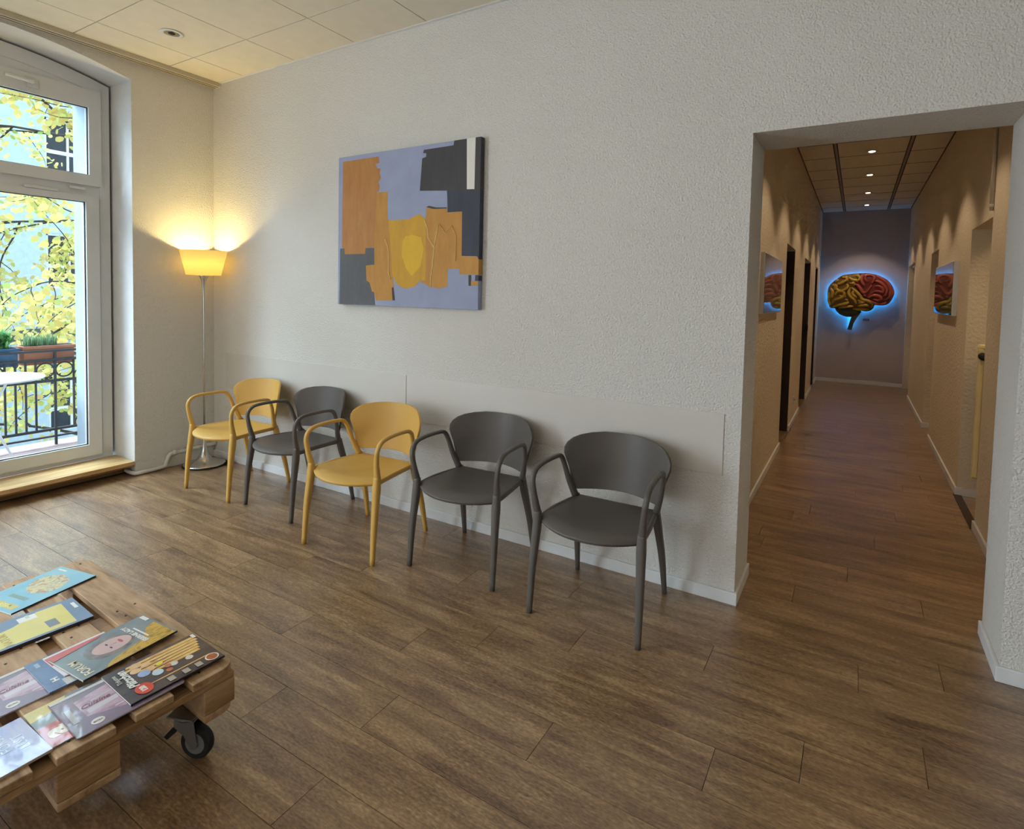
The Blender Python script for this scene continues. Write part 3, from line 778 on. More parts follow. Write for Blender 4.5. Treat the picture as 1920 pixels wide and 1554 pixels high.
shapes = [
 ('rust', [(187,328),(330,306),(475,285),(482,330),(452,340),(468,372),(492,372),(486,405),(497,440),(478,470),(488,500),(482,535),(465,545),(455,940),(388,948),(385,990),(218,994),(215,952),(193,950)]),
 ('ochre', [(465,545),(548,538),(553,735),(570,745),(575,900),(600,1150),(612,1230),(612,1330),(480,1332),(462,1270),(445,1265),(425,1200),(400,1185),(392,1075),(455,1068),(455,940)]),
 ('dark', [(805,238),(1003,208),(1008,172),(1085,160),(1175,150),(1178,560),(968,560),(968,532),(783,532),(795,300),(822,288),(822,262),(800,262)]),
 ('navy', [(968,532),(1178,540),(1180,1028),(1165,1005),(1072,1003),(1068,682),(975,688)]),
 ('ochre', [(825,740),(832,690),(830,655),(880,660),(970,660),(973,690),(1068,682),(1072,1005),(1170,1008),(1180,1030),(1180,1140),(1062,1138),(1058,1095),(985,1098),(983,1228),(920,1242),(895,1228),(870,1235),(835,1205),(810,1200)]),
 ('yellow', [(560,745),(640,742),(720,735),(745,715),(790,700),(830,745),(835,1180),(800,1185),(765,1225),(715,1240),(680,1238),(650,1222),(625,1200),(600,1150),(576,900)]),
 ('bright', [(690,860),(740,850),(800,870),(820,950),(800,1080),(740,1150),(700,1100),(665,1000),(668,900)]),
 ('white', [(1088,158),(1142,152),(1142,523),(1095,523)]),
 ('grey', [(180,953),(215,952),(218,994),(385,990),(388,948),(455,945),(460,1068),(392,1075),(400,1185),(425,1200),(445,1265),(462,1270),(473,1365),(183,1358)]),
 ('dark', [(597,1235),(610,1235),(622,1330),(605,1330)]),
 ('dark', [(830,650),(850,640),(900,652),(968,652),(968,660),(880,664)]),
 ('dark', [(1118,1142),(1135,1142),(1135,1220),(1120,1220)]),
 ('navy', [(1160,1142),(1180,1142),(1180,1184),(1160,1184)]),
 ('ochre', [(1135,1186),(1180,1186),(1180,1218),(1135,1218)]),
]
for i, (mk, pl) in enumerate(shapes):
    prism('paint_field', [pxz(q) for q in pl], 1, -.0422, -.0426-.00012*i, MP[mk], pn)
for mk, v0, v1, lo in (('dark', 0.0, .30, 0), ('navy', .30, .705, 0), ('ochre', .705, .795, 0), ('navy', .80, .83, 0)):
    box('paint_field', (PX1+.0001, -.041, PZ1-v1*(PZ1-PZ0)), (PX1+.0012, -.006, PZ1-v0*(PZ1-PZ0)), MP[mk], pn)
strokes = [[(540,880),(565,950),(572,1050),(572,1130),(590,1175)], [(822,740),(845,810),(850,870),(893,945),(885,1080),(875,1160),(876,1230)],
           [(893,945),(905,860),(920,765),(965,840),(1003,778),(1035,855),(1035,1040)]]
for s_ in strokes:
    P = [Vector((pxz(q)[0], -.0452, pxz(q)[1])) for q in s_]
    sweep('paint_line', P, .0034, .0016, MP['cream'], pn, seg=6)

# ------------------------------------------------------------------ corridor pictures
def picture(name, x, dx, y0, y1, z0, z1, label, tint):
    e = empty(name, (x, (y0+y1)/2, z0)); tag(e, label, 'picture')
    box('picture_frame', (min(x, x+dx), y0, z0), (max(x, x+dx), y1, z1), M_WHITE, e, .002)
    m, n, p, N, L = nt('glazed_print')
    nz = N.new('ShaderNodeTexNoise'); nz.inputs['Scale'].default_value = 6
    g = N.new('ShaderNodeNewGeometry'); L.new(g.outputs['Position'], nz.inputs['Vector'])
    r = ramp(N, tint); L.new(nz.outputs['Fac'], r.inputs['Fac']); L.new(r.outputs['Color'], p.inputs['Base Color'])
    p.inputs['Roughness'].default_value = .03; p.inputs['Specular IOR Level'].default_value = .9; p.inputs['IOR'].default_value = 1.8
    xa = x+dx
    box('glass_front', (xa, y0+.008, z0+.008), (xa+math.copysign(.003, dx), y1-.008, z1-.008), m, e)
T1 = [(.35, rgb(120, 112, 100)), (.6, rgb(150, 138, 118)), (.8, rgb(110, 110, 110))]
picture('glazed_picture', XL, .028, 1.61, 2.70, 1.385, 1.84, 'wide glazed picture on the left corridor wall, reflecting the brain', T1)
picture('glazed_picture', XR, -.035, 3.20, 4.50, 1.385, 1.86, 'wide glazed picture with white edge on the right corridor wall', [(.35, rgb(90, 84, 70)), (.6, rgb(70, 74, 60)), (.8, rgb(100, 70, 62))])

# ------------------------------------------------------------------ brain wall sculpture
def z4(a, b, d=YE-.10): return W(1, d, 1500+a*.1545, 440+b*.1545)
br = empty('brain_wall_sculpture', (4.85, YE-.05, 1.0)); tag(br, 'big brain relief in ochre and red with blue light behind on the end wall', 'wall sculpture')
cereb = [(335,700),(345,640),(380,590),(440,540),(520,490),(620,475),(750,466),(860,470),(960,495),(1050,540),(1110,600),(1145,680),(1135,750),(1085,830),(1010,860),(930,852),(905,858),(892,890),(855,922),(790,932),(740,922),(640,900),(520,885),(430,892),(365,885),(345,820),(332,760)]
cbl = [(425,885),(455,950),(525,990),(610,1003),(685,985),(745,925),(700,895),(560,880)]
stem = [(625,985),(600,1060),(572,1150),(628,1158),(645,1075),(690,1010),(750,930),(690,930)]
def to_xz(pts): return [(lambda w: (w.x, w.z))(z4(*q)) for q in pts]
def smooth_poly(pts, n=5): 
    P = [Vector((a, 0, b)) for a, b in pts]; m_ = len(P); out = []
    for i in range(m_):
        a, b, c, d = P[i-1], P[i], P[(i+1) % m_], P[(i+2) % m_]
        for k_ in range(n):
            t = k_/n; q = .5*((2*b)+(c-a)*t+(2*a-5*b+4*c-d)*t*t+(3*b-a-3*c+d)*t**3); out.append((q.x, q.z))
    return out
CB = smooth_poly(to_xz(cereb)); CL = smooth_poly(to_xz(cbl)); ST = to_xz(stem)
def inside(p, poly):
    c = False; n_ = len(poly)
    for i in range(n_):
        a, b = poly[i], poly[i-1]
        if (a[1] > p[1]) != (b[1] > p[1]) and p[0] < (b[0]-a[0])*(p[1]-a[1])/(b[1]-a[1])+a[0]: c = not c
    return c
def edist(p, poly):
    best = 9; n_ = len(poly)
    for i in range(n_):
        ax_, az_ = poly[i-1]; bx_, bz_ = poly[i]; dx, dz = bx_-ax_, bz_-az_
        t = max(0, min(1, ((p[0]-ax_)*dx+(p[1]-az_)*dz)/(dx*dx+dz*dz+1e-12)))
        best = min(best, math.hypot(p[0]-ax_-dx*t, p[1]-az_-dz*t))
    return best
M_BRY = plain('ochre_brain_paint', rgb(214, 180, 74), .4, var=.15)
M_BRR = plain('red_brain_paint', rgb(206, 104, 96), .4, var=.12)
M_BRD = plain('dark_green_grey_paint', rgb(66, 72, 62), .45, var=.2)
M_BRK = plain('dark_brain_edge', rgb(40, 30, 28), .5)
YB = YE-.075
prism('backing_plate', CB, 1, YB, YB+.012, M_BRK, br)
def gyri(x, z):
    q = Vector((x*8.5, z*9.5, 3.3)); w_ = noise.noise_vector(q*.8)
    v = noise.noise(Vector((q.x+w_.x*1.3, q.y+w_.y*1.3, 0)))
    d = abs(v)
    v2 = abs(noise.noise(Vector((q.x*.9+7+w_.y, q.y*.9-4, 5))))
    return min(min(1, d/.20), min(1, v2/.13))
def lobe(name, poly, test, mat, dome, amp, step=.008):
    xs_ = [p_[0] for p_ in poly]; zs_ = [p_[1] for p_ in poly]
    nx, nz_ = int((max(xs_)-min(xs_))/step)+2, int((max(zs_)-min(zs_))/step)+2
    V = {}; bm = bmesh.new()
    for i in range(nx):
        for j in range(nz_):
            p_ = (min(xs_)+i*step, min(zs_)+j*step)
            if inside(p_, poly) and test(*p_):
                e = edist(p_, poly); h = dome*math.sqrt(max(0, 1-(1-min(1, e/.13))**2))
                h += amp*math.sqrt(gyri(*p_))*min(1, e/.03) if amp else 0
                V[i, j] = bm.verts.new((p_[0], YB-.004-h, p_[1]))
    for (i, j), v in list(V.items()):
        q = [V.get(k_) for k_ in ((i, j), (i+1, j), (i+1, j+1), (i, j+1))]
        if all(q): bm.faces.new(q)
    r = bmesh.ops.extrude_face_region(bm, geom=list(bm.faces))
    for v in [g_ for g_ in r['geom'] if isinstance(g_, bmesh.types.BMVert)]: v.co.y = YB
    return from_bm(name, bm, mat, br, smooth=True)
bnd = to_xz([(720,440),(735,560),(640,600),(735,700),(760,745),(840,790),(910,860),(905,900)])
def rightside(x, z):
    for (xa, za), (xb, zb) in zip(bnd[:-1], bnd[1:]):
        lo, hi = min(za, zb), max(za, zb)
        if lo <= z <= hi and hi-lo > 1e-6: return x > xa+(xb-xa)*(z-za)/(zb-za)
    return x > bnd[0][0] if z > bnd[0][1] else x > bnd[-1][0]
YG = [[(440,650),(480,680),(540,665),(580,630),(565,600)],[(455,600),(500,590),(540,560),(580,550)],[(600,520),(640,548),(700,550),(722,520),(690,500),(645,500)],[(612,640),(590,700),(610,750),(660,790),(680,840)],
[(625,640),(680,690),(730,740),(760,785),(830,805),(880,845),(862,885)],[(388,842),(430,790),(500,770),(560,745)],[(400,872),(480,850),(560,832),(592,815)],[(430,735),(450,700),(500,690),(535,710),(525,745),(478,742)],
[(375,650),(398,690),(388,740),(368,770)],[(700,862),(780,852),(835,862)],[(358,700),(352,790),(368,855)],[(400,605),(438,622),(420,675)],[(512,520),(566,516),(562,575)],[(640,895),(740,905),(830,905)],[(700,795),(772,825),(705,830)],
[(470,885),(560,872),(645,868)],[(650,680),(640,722),(688,765)],[(470,545),(430,570)],[(600,590),(650,585),(655,620)],[(570,780),(560,800)]]
RG = [[(660,600),(700,612),(735,655),(765,700),(805,690),(842,640),(872,612)],[(748,492),(745,560),(782,622)],[(870,585),(895,560),(902,515),(860,490),(800,495),(788,540),(825,572)],[(925,500),(965,520),(1020,555),(1080,615),(1105,680),(1085,745),(1035,795)],
[(905,560),(960,572),(1020,615),(1055,670),(1040,728),(1005,745)],[(905,625),(960,622),(1008,660),(1000,700),(950,690),(900,690),(862,725)],[(825,765),(880,735),(950,742),(985,775),(945,800),(890,785)],[(850,805),(910,832),(980,840),(1050,818)],
[(1125,650),(1122,720),(1095,785)],[(700,560),(690,585)],[(770,740),(800,735)]]
def dome_h(x, z, d): e = edist((x, z), CB); return d*math.sqrt(max(0, 1-(1-min(1, e/.13))**2))
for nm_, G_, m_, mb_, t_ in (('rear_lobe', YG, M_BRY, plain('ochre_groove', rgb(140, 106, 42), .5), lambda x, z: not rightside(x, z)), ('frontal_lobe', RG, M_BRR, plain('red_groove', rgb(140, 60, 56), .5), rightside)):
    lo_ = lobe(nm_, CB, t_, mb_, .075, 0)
    for gl_ in G_:
        P_ = catmull([Vector((a, 0, b)) for a, b in to_xz(gl_)], 5)
        P_ = [Vector((q.x, YB-.006-dome_h(q.x, q.z, .075), q.z)) for q in P_]
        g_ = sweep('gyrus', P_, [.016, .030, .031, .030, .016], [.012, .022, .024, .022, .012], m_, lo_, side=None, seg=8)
lobe('cerebellum', CL, lambda x, z: True, M_BRD, .05, 0)
prism('brain_stem', ST, 1, YB-.03, YB+.005, M_BRD, br, bevel=.006)
# led tube a little inside the outline, between plate and wall
def inset(poly, d):
    cx_ = sum(p_[0] for p_ in poly)/len(poly); cz_ = sum(p_[1] for p_ in poly)/len(poly); out = []
    n_ = len(poly)
    for i in range(n_):
        a, b = poly[i-1], poly[(i+1) % n_]; tx, tz = b[0]-a[0], b[1]-a[1]; l_ = math.hypot(tx, tz) or 1
        nx_, nz2 = -tz/l_, tx/l_
        if (cx_-poly[i][0])*nx_+(cz_-poly[i][1])*nz2 < 0: nx_, nz2 = -nx_, -nz2
        out.append(Vector((poly[i][0]+nx_*d, YE-.04, poly[i][1]+nz2*d)))
    return out
LI = inset(smooth_poly(to_xz(cereb), 2), .035); LI.append(LI[0])
sweep('led_strip', LI, .006, .006, M_LED, br, seg=6)
sweep('led_strip', [Vector((p_[0], YE-.04, p_[1])) for p_ in to_xz([(450,920),(540,965),(640,975),(610,1060),(600,1130)])], .006, .006, M_LED, br, seg=6)
for x_, z_ in to_xz([(500,700),(950,650),(640,950)]): sweep('spacer', [(x_, YB+.01, z_), (x_, YE, z_)], .01, .01, M_STEEL, br, seg=8)
a_, b_ = W(1, YE, 1618, 597), W(1, YE, 1630, 602)
o = box('label_plate', (a_.x, YE-.006, b_.z), (b_.x, YE-.0005, a_.z), M_SIGNG, None, .001); tag(o, 'tiny grey label plate on the wall right below the brain', 'sign')

# ------------------------------------------------------------------ spots and downlight
spots = [8.37, 7.11, 5.70, 4.37, 3.03, 1.70]
LAB = ['lit recessed ceiling spot farthest down the corridor', 'second lit ceiling spot from the far end of the corridor', 'third lit ceiling spot from the far end of the corridor', 'largest lit ceiling spot in view, nearest the corridor entrance', 'lit recessed ceiling spot hidden above the corridor entrance', 'lit recessed ceiling spot just inside the corridor entrance']
for y, lb in zip(spots, LAB):
    e = empty('ceiling_spot', (4.878, y, HC)); tag(e, lb, 'ceiling light', 'recessed corridor spots')
    lathe('trim_ring', [(.034, -.001), (.058, -.001), (.060, -.004), (.054, -.008), (.036, -.008), (.034, -.001)], M_CHROME, e, (4.878, y, HC), 24)
    lathe('lens', [(0, -.012), (.025, -.011), (.033, -.005), (0, -.004)], M_SPOT, e, (4.878, y, HC), 20)
    light('spot_light', 'SPOT', (4.878, y, HC-.02), (0, 0, 0), 38, (1.0, .76, .50), spot_size=math.radians(92), spot_blend=.35, shadow_soft_size=.03)
light('side_room_lamp', 'POINT', (6.5, 1.6, 2.8), (0, 0, 0), 14, (1.0, .78, .42), shadow_soft_size=.12)
e = empty('downlight', (.729, -.732, H)); tag(e, 'unlit round recessed downlight with white ring in the room ceiling', 'ceiling light')
lathe('trim_ring', [(.0488, -.001), (.0708, -.001), (.0732, -.004), (.0634, -.008), (.0488, -.006), (.0439, -.0005)], M_WHITE, e, (.729, -.732, H), 32)
lathe('reflector', [(.0488, -.0055), (.0439, -.004), (.0366, -.003), (.0220, -.0022), (0, -.002)], M_STEEL, e, (.729, -.732, H), 28)
lathe('lamp_bulb', [(.0220, -.0023), (.0183, -.008), (.0098, -.012), (0, -.013)], M_BLACK, e, (.729, -.732, H), 20)

# wall socket in the corridor, radiator, pipe
e = empty('wall_socket', (XL, 4.75, .26)); tag(e, 'small white wall socket low between the first two dark doorways', 'socket')
box('plate', (XL, 4.71, .24), (XL+.008, 4.79, .32), M_WHITE, e, .002); lathe('insert', [(0, 0), (.02, 0), (.018, .003), (0, .003)], M_GRAYP, e, (XL+.008, 4.75, .28), 16)
e = empty('radiator', (6.0, 2.55, .16)); tag(e, 'cream panel radiator on the side room wall seen through the opening', 'radiator')
M_RAD = plain('cream_radiator_enamel', rgb(232, 214, 160), .35)
bm = bmesh.new(); add_box(bm, (5.607, 2.505, .18), (6.45, 2.56, 1.15), .01); from_bm('panel', bm, M_RAD, e)
for i in range(16):
    x = 5.612+i*.053
    box('column', (x-.019, 2.46, .19), (x+.019, 2.505, 1.17), M_RAD, e, .016)
box('header', (5.594, 2.46, 1.15), (6.46, 2.56, 1.195), M_RAD, e, .02)
sweep('valve', [(5.618, 2.46, 1.11), (5.618, 2.40, 1.11)], .028, .028, M_BLACK, e, seg=14)
for x in (5.8, 6.4): box('bracket', (x-.01, 2.56, .9), (x+.01, 2.635, .94), M_STEEL, e)
e = empty('conduit_pipe', (XR-.012, 1.93, 2.1)); tag(e, 'thin cream conduit running down the right corridor wall to the opening corner', 'pipe')
sweep('tube', [(XR-.014, 1.86, HC-.01), (XR-.014, 1.86, 2.10)], .011, .011, M_WALLC, e, seg=10)
for z in (2.98, 2.62, 2.12): box('clip', (XR-.028, 1.845, z), (XR, 1.875, z+.02), M_WALLC, e, .003)

# ------------------------------------------------------------------ pallet table
ZT = .292
pal = empty('pallet_table', (3.155, -1.831, 0), math.radians(-3.3)+0.0); tag(pal, 'low pallet table of worn pine boards on castors', 'table')
# local: x from 0 to -1.2 (length), y from 0 to -0.8
def pbox(name, a, b, mat, bv=.003, rc=0):
    o = box(name, a, b, mat, pal, bv, world=False); return o
ROWS = [(0, .135), (.187, .290), (.338, .472), (.518, .620), (.665, .80)]
rp = random.Random(3)
def rounded_board(name, x0, x1, y0, y1, z0, z1, corner, mat):
    """board with its outer corners cut round (corner = 'y1' or 'y0' side)"""
    r = .045; pts = []
    def arc(cx_, cy_, a0, a1):
        for k_ in range(5):
            t = a0+(a1-a0)*k_/4; pts.append((cx_+r*math.cos(t), cy_+r*math.sin(t)))
    if corner == 'y1':
        pts += [(x0, y0), (x1, y0)]; arc(x1-r, y1-r, 0, PI/2); arc(x0+r, y1-r, PI/2, PI)
    else:
        arc(x0+r, y0+r, PI, 1.5*PI); arc(x1-r, y0+r, 1.5*PI, 2*PI); pts += [(x1, y1), (x0, y1)]
    return prism(name, pts, 2, z0, z1, mat, pal, world=False, bevel=.0015)
for i, (a, b) in enumerate(ROWS):
    dz = rp.uniform(-.0015, .0015)
    if i in (0, 4): rounded_board('top_board', -1.2, 0, -b, -a, ZT-.022, ZT+0, 'y1' if i == 0 else 'y0', M_PAL)
    else: pbox('top_board', (-1.2+rp.uniform(0, .004), -b, ZT-.022+dz), (-rp.uniform(.0, .006), -a, ZT+dz), M_PAL)
for i, (x0, x1) in enumerate(((-.145, -.004), (-.6725, -.5275), (-1.196, -1.055))):
    pbox('cross_board', (x0, -.796, ZT-.044), (x1, -.004, ZT-.0225), M_PALY)
for (x0, x1) in ((-.145, -.003), (-.672, -.528), (-1.197, -1.055)):
    for (y0, y1) in ((-.10, -.003), (-.472, -.328), (-.797, -.70)):
        bx_ = pbox('block', (x0, y0, ZT-.122), (x1, y1, ZT-.0445), M_PALY)
for i, (a, b) in enumerate(((.0, .10), (.328, .472), (.70, .80))):
    if i == 0: rounded_board('bottom_board', -1.2, 0, -b, -a, ZT-.144, ZT-.1225, 'y1', M_PAL)
    elif i == 2: rounded_board('bottom_board', -1.2, 0, -b, -a, ZT-.144, ZT-.1225, 'y0', M_PAL)
    else: pbox('bottom_board', (-1.2, -b, ZT-.144), (0, -a, ZT-.1225), M_PAL)
# nail heads
bm = bmesh.new()
for (a, b) in ROWS:
    for x0 in (-.075, -.60, -1.125):
        for dx, dy in ((-.03, .3), (.03, .7), (-.025, .75)):
            bmesh.ops.create_cone(bm, cap_ends=True, segments=8, radius1=.004, radius2=.004, depth=.0012, matrix=Matrix.Translation((x0+dx, -(a+(b-a)*dy), ZT+.0008)))
from_bm('nail_heads', bm, M_BLACK, pal, world=False)['kind'] = 'stuff'
def castor(cx_, cy_, ang):
    zt = ZT-.144
    c = empty('castor', (cx_, cy_, 0), ang, pal)
    R_ = .052
    box('mount_plate', (-.045, -.04, zt-.004), (.045, .04, zt), M_STEEL, c, .001, world=False)
    lathe('swivel', [(0, zt-.022), (.028, zt-.022), (.034, zt-.014), (.03, zt-.004), (0, zt-.004)], M_STEEL, c, (0, 0, 0), 24, world=False)
    for s_ in (-1, 1):
        pts = [(-.032, zt-.02), (.034, zt-.02), (.046, .066), (.048, .048), (.036, .040), (.022, .046), (.0, .078), (-.034, zt-.045)]
        prism('fork_cheek', pts, 1, s_*.019, s_*.0215, M_STEEL, c, world=False)
    box('fork_crown', (-.032, -.0215, zt-.023), (.036, .0215, zt-.018), M_STEEL, c, .001, world=False)
    def disc(name, r, hw, m_, bulge=.0):
        bm = bmesh.new(); seg = 32; prof = [(-hw, r*.93), (-hw*.6, r), (hw*.6, r), (hw, r*.93)]; rings = []
        for y_, r_ in prof: rings.append([bm.verts.new((.034+r_*math.cos(2*PI*k_/seg), y_, R_+r_*math.sin(2*PI*k_/seg))) for k_ in range(seg)])
        for a_, b_ in zip(rings[:-1], rings[1:]):
            for k_ in range(seg): bm.faces.new((a_[k_], a_[(k_+1) % seg], b_[(k_+1) % seg], b_[k_]))
        bm.faces.new(rings[0]); bm.faces.new(rings[-1][::-1])
        return autosmooth(from_bm(name, bm, m_, c, world=False))
    disc('tyre', R_, .014, M_BLACK); disc('wheel_rim', R_*.68, .0155, M_GRAYP); disc('hub', R_*.26, .0235, M_STEEL)
    # brake pedal
    prism('brake_pedal', [(-.062, .052), (-.030, .082), (-.012, .104), (-.020, .112), (-.046, .092), (-.074, .060)], 1, -.017, .017, M_BLACK, c, world=False, bevel=.001)
castor(-.105, -.10, math.radians(26)); castor(-.09, -.72, math.radians(20)); castor(-1.11, -.085, math.radians(40)); castor(-1.11, -.72, math.radians(10))

# ------------------------------------------------------------------ magazines
def text_mesh(s, size, bold=0.0, shear=0.0, sx=1.0):
    cu = bpy.data.curves.new('t', 'FONT'); cu.body = s; cu.size = size; cu.align_x = 'CENTER'; cu.align_y = 'CENTER'
    cu.offset = bold; cu.shear = shear; cu.extrude = 0.00012; cu.resolution_u = 3
    to = bpy.data.objects.new('t', cu); COL.objects.link(to)
    me = bpy.data.meshes.new_from_object(to); bpy.data.objects.remove(to); bpy.data.curves.remove(cu)
    if sx != 1: me.transform(Matrix.Scale(sx, 4, (1, 0, 0)))
    return me
inks = {}
def ink(c, gloss=.3):
    if c not in inks: inks[c] = plain('ink_%d_%d_%d' % c, rgb(*c), gloss, var=.05, coat=.3)
    return inks[c]
def photo_ink(name, cols, scale=14, st=(1, 1)):
    m, n, p, N, L = nt(name)
    tc = N.new('ShaderNodeTexCoord'); mp = N.new('ShaderNodeMapping'); mp.inputs['Scale'].default_value = (st[0], st[1], 1); L.new(tc.outputs['Object'], mp.inputs['Vector'])
    nz = N.new('ShaderNodeTexNoise'); nz.inputs['Scale'].default_value = scale; nz.inputs['Detail'].default_value = 5; nz.inputs['Distortion'].default_value = .8
    L.new(mp.outputs[0], nz.inputs['Vector'])
    r = ramp(N, [(.28+.44*i/(len(cols)-1), rgb(*c)) for i, c in enumerate(cols)]); L.new(nz.outputs['Fac'], r.inputs['Fac'])
    L.new(r.outputs['Color'], p.inputs['Base Color']); p.inputs['Roughness'].default_value = .28; p.inputs['Coat Weight'].default_value = .3
    return m
M_PAPER = plain('paper_edge', rgb(222, 216, 204), .7)
class Mag:
    def __init__(s, name, cx_, cy_, w, h, rot, z, th, cover, label, cat='magazine', spine=None, sag=0, group='magazines lying on the pallet table'):
        s.e = empty(name, (cx_, cy_, z), math.radians(rot)); tag(s.e, label, cat, group)
        s.w, s.h, s.th = w, h, th; s.k = 0
        bm = bmesh.new(); nx, ny = 6, 10; T = {}
        add_box(bm, (-w/2, -h/2, .0002), (w/2, h/2, th-.0006), .0)
        from_bm('pages', bm, M_PAPER, s.e, world=False)
        box('cover', (-w/2-.0008, -h/2-.0008, th-.0006), (w/2+.0008, h/2+.0008, th), cover, s.e, world=False)
        box('back_cover', (-w/2-.0008, -h/2-.0008, 0), (w/2+.0008, h/2+.0008, .0005), cover, s.e, world=False)
        box('spine', (-w/2-.0014, -h/2-.0008, 0), (-w/2-.0002, h/2+.0008, th), spine or cover, s.e, world=False)
    def top(s): s.k += 1; return s.th+.00004+.00008*s.k
    def poly(s, nm, pts, mat):
        z = s.top(); return prism(nm, [(a*s.w, b*s.h) for a, b in pts], 2, z-.0001, z, mat, s.e, world=False)
    def rect(s, nm, x0, x1, y0, y1, mat): return s.poly(nm, [(x0, y0), (x1, y0), (x1, y1), (x0, y1)], mat)
    def oval(s, nm, x, y, rx, ry, mat, n=20): return s.poly(nm, [(x+rx*math.cos(2*PI*k_/n), y+ry*math.sin(2*PI*k_/n)) for k_ in range(n)], mat)
    def text(s, t, x, y, size, mat, bold=0.0, shear=0, sx=1.0, rz=0):
        me = text_mesh(t, size, bold, shear, sx); me.transform(Matrix.Translation((x*s.w, y*s.h, s.top()+.0002)) @ Matrix.Rotation(rz, 4, 'Z'))
        me.materials.clear(); return link('lettering', me, mat, s.e, world=False)
WHT = ink((235, 232, 225)); BLKI = ink((30, 28, 32)); GR = ink((120, 122, 128))
# 1 seafood cover, blue
g = Mag('magazine', 2.108, -1.990, .208, .30, 192.1, ZT+.001, .006, photo_ink('seafood_blue', [(122, 182, 206), (140, 194, 212), (156, 200, 210)], 7), 'pale blue food magazine with a shellfish plate, nearest the window', spine=BLKI)
g.poly('plate_photo', [(-.36, -.10), (-.22, -.30), (.10, -.36), (.34, -.26), (.36, -.08), (.18, .08), (-.08, .12), (-.30, .04)], photo_ink('shellfish', [(150, 188, 190), (206, 186, 150), (226, 214, 160), (188, 150, 120), (150, 190, 160)], 34))
g.rect('headline_box', -.25, .20, .20, .26, ink((128, 158, 150))); g.rect('title_box', -.38, .16, .36, .45, photo_ink('title_yellow', [(200, 196, 96), (224, 200, 110), (190, 190, 120)], 60))
g.text('MEER', -.10, .405, .026, ink((240, 236, 150)), .0006); g.rect('barcode', .2, .42, -.45, -.42, WHT)
# 2 blue yellow cover
g = Mag('magazine', 2.400, -2.102, .204, .285, 176.4, ZT+.001, .012, ink((112, 132, 160)), 'thick magazine with yellow cover, blue corner and dark spine, second from the window', spine=ink((44, 40, 58)))
g.poly('yellow_field', [(-.44, .44), (-.44, -.34), (.42, -.36), (.42, -.10), (.30, .0), (.16, .18), (.08, .44)], ink((226, 208, 110)))
g.rect('inset_photo', -.32, -.05, -.20, -.09, GR); g.rect('headline_white', .22, .40, -.08, .10, WHT); g.rect('small_white', .30, .42, -.02, .02, ink((200, 210, 180)))
g.rect('barcode', .05, .30, -.47, -.43, WHT); g.text('NATUR', -.2, .30, .030, ink((196, 178, 84)), .0004, rz=0)
# 5 navy booklet
g = Mag('booklet', 2.741, -2.140, .205, .140, 178, ZT+.0048, .004, photo_ink('sea_navy', [(58, 78, 120), (88, 116, 160), (70, 100, 146)], 12, (1, 3)), 'small dark blue booklet half hidden under the portrait magazine', 'booklet')
g.text('H', .02-.25, .28, .024, WHT, .001, sx=1.4); g.rect('caption', .28, .42, .30, .38, ink((150, 170, 196))); g.rect('flap', -.50, -.30, -.3, .2, ink((190, 186, 180)))
# 10 red striped brochure
g = Mag('brochure', 2.722, -2.076, .150, .172, 181, ZT+.0091, .003, ink((222, 214, 214)), 'red and white brochure edge showing beneath the portrait magazine', 'brochure')
g.rect('red_band', .06, .44, -.5, .5, ink((206, 84, 84)))
# 3 portrait cover
g = Mag('magazine', 2.768, -2.008, .197, .288, 184.6, ZT+.0123, .006, photo_ink('portrait_back', [(112, 124, 124), (126, 140, 142), (144, 152, 150)], 9), 'magazine titled FORUM with a pale face on its cover, on top of the blue booklet', spine=BLKI)
g.poly('golden_robe', [(-.5, .30), (-.5, -.48), (.12, -.48), (.05, -.36), (-.22, -.22), (-.30, .0), (-.36, .16)], photo_ink('gold_cloth', [(120, 96, 40), (190, 150, 60), (214, 172, 70), (130, 110, 60)], 26, (2, 1)))
g.oval('hair', .04, .05, .30, .25, photo_ink('hair_grey', [(96, 92, 90), (130, 122, 116), (150, 140, 130)], 30), 24)
g.oval('face', .05, .02, .20, .20, ink((214, 178, 172)), 24)
g.oval('mouth', .05, -.07, .07, .018, ink((186, 92, 96))); g.oval('eye', .12, .055, .035, .010, BLKI); g.oval('eye', -.02, .055, .035, .010, BLKI)
g.poly('nose', [(.045, .06), (.03, -.03), (.075, -.03)], ink((196, 152, 148)))
g.text('FORUM', -.16, .405, .034, ink((232, 222, 190)), .0008, sx=.95); g.text('EISERNE LADY', .02, -.22, .020, WHT, .0010, sx=1.1)
g.rect('caption', -.22, .22, -.29, -.27, WHT); g.rect('barcode', .26, .46, -.49, -.44, WHT)
g.poly('red_corner', [(.36, .5), (.5, .5), (.5, -.02), (.45, .02)], ink((206, 84, 84)))
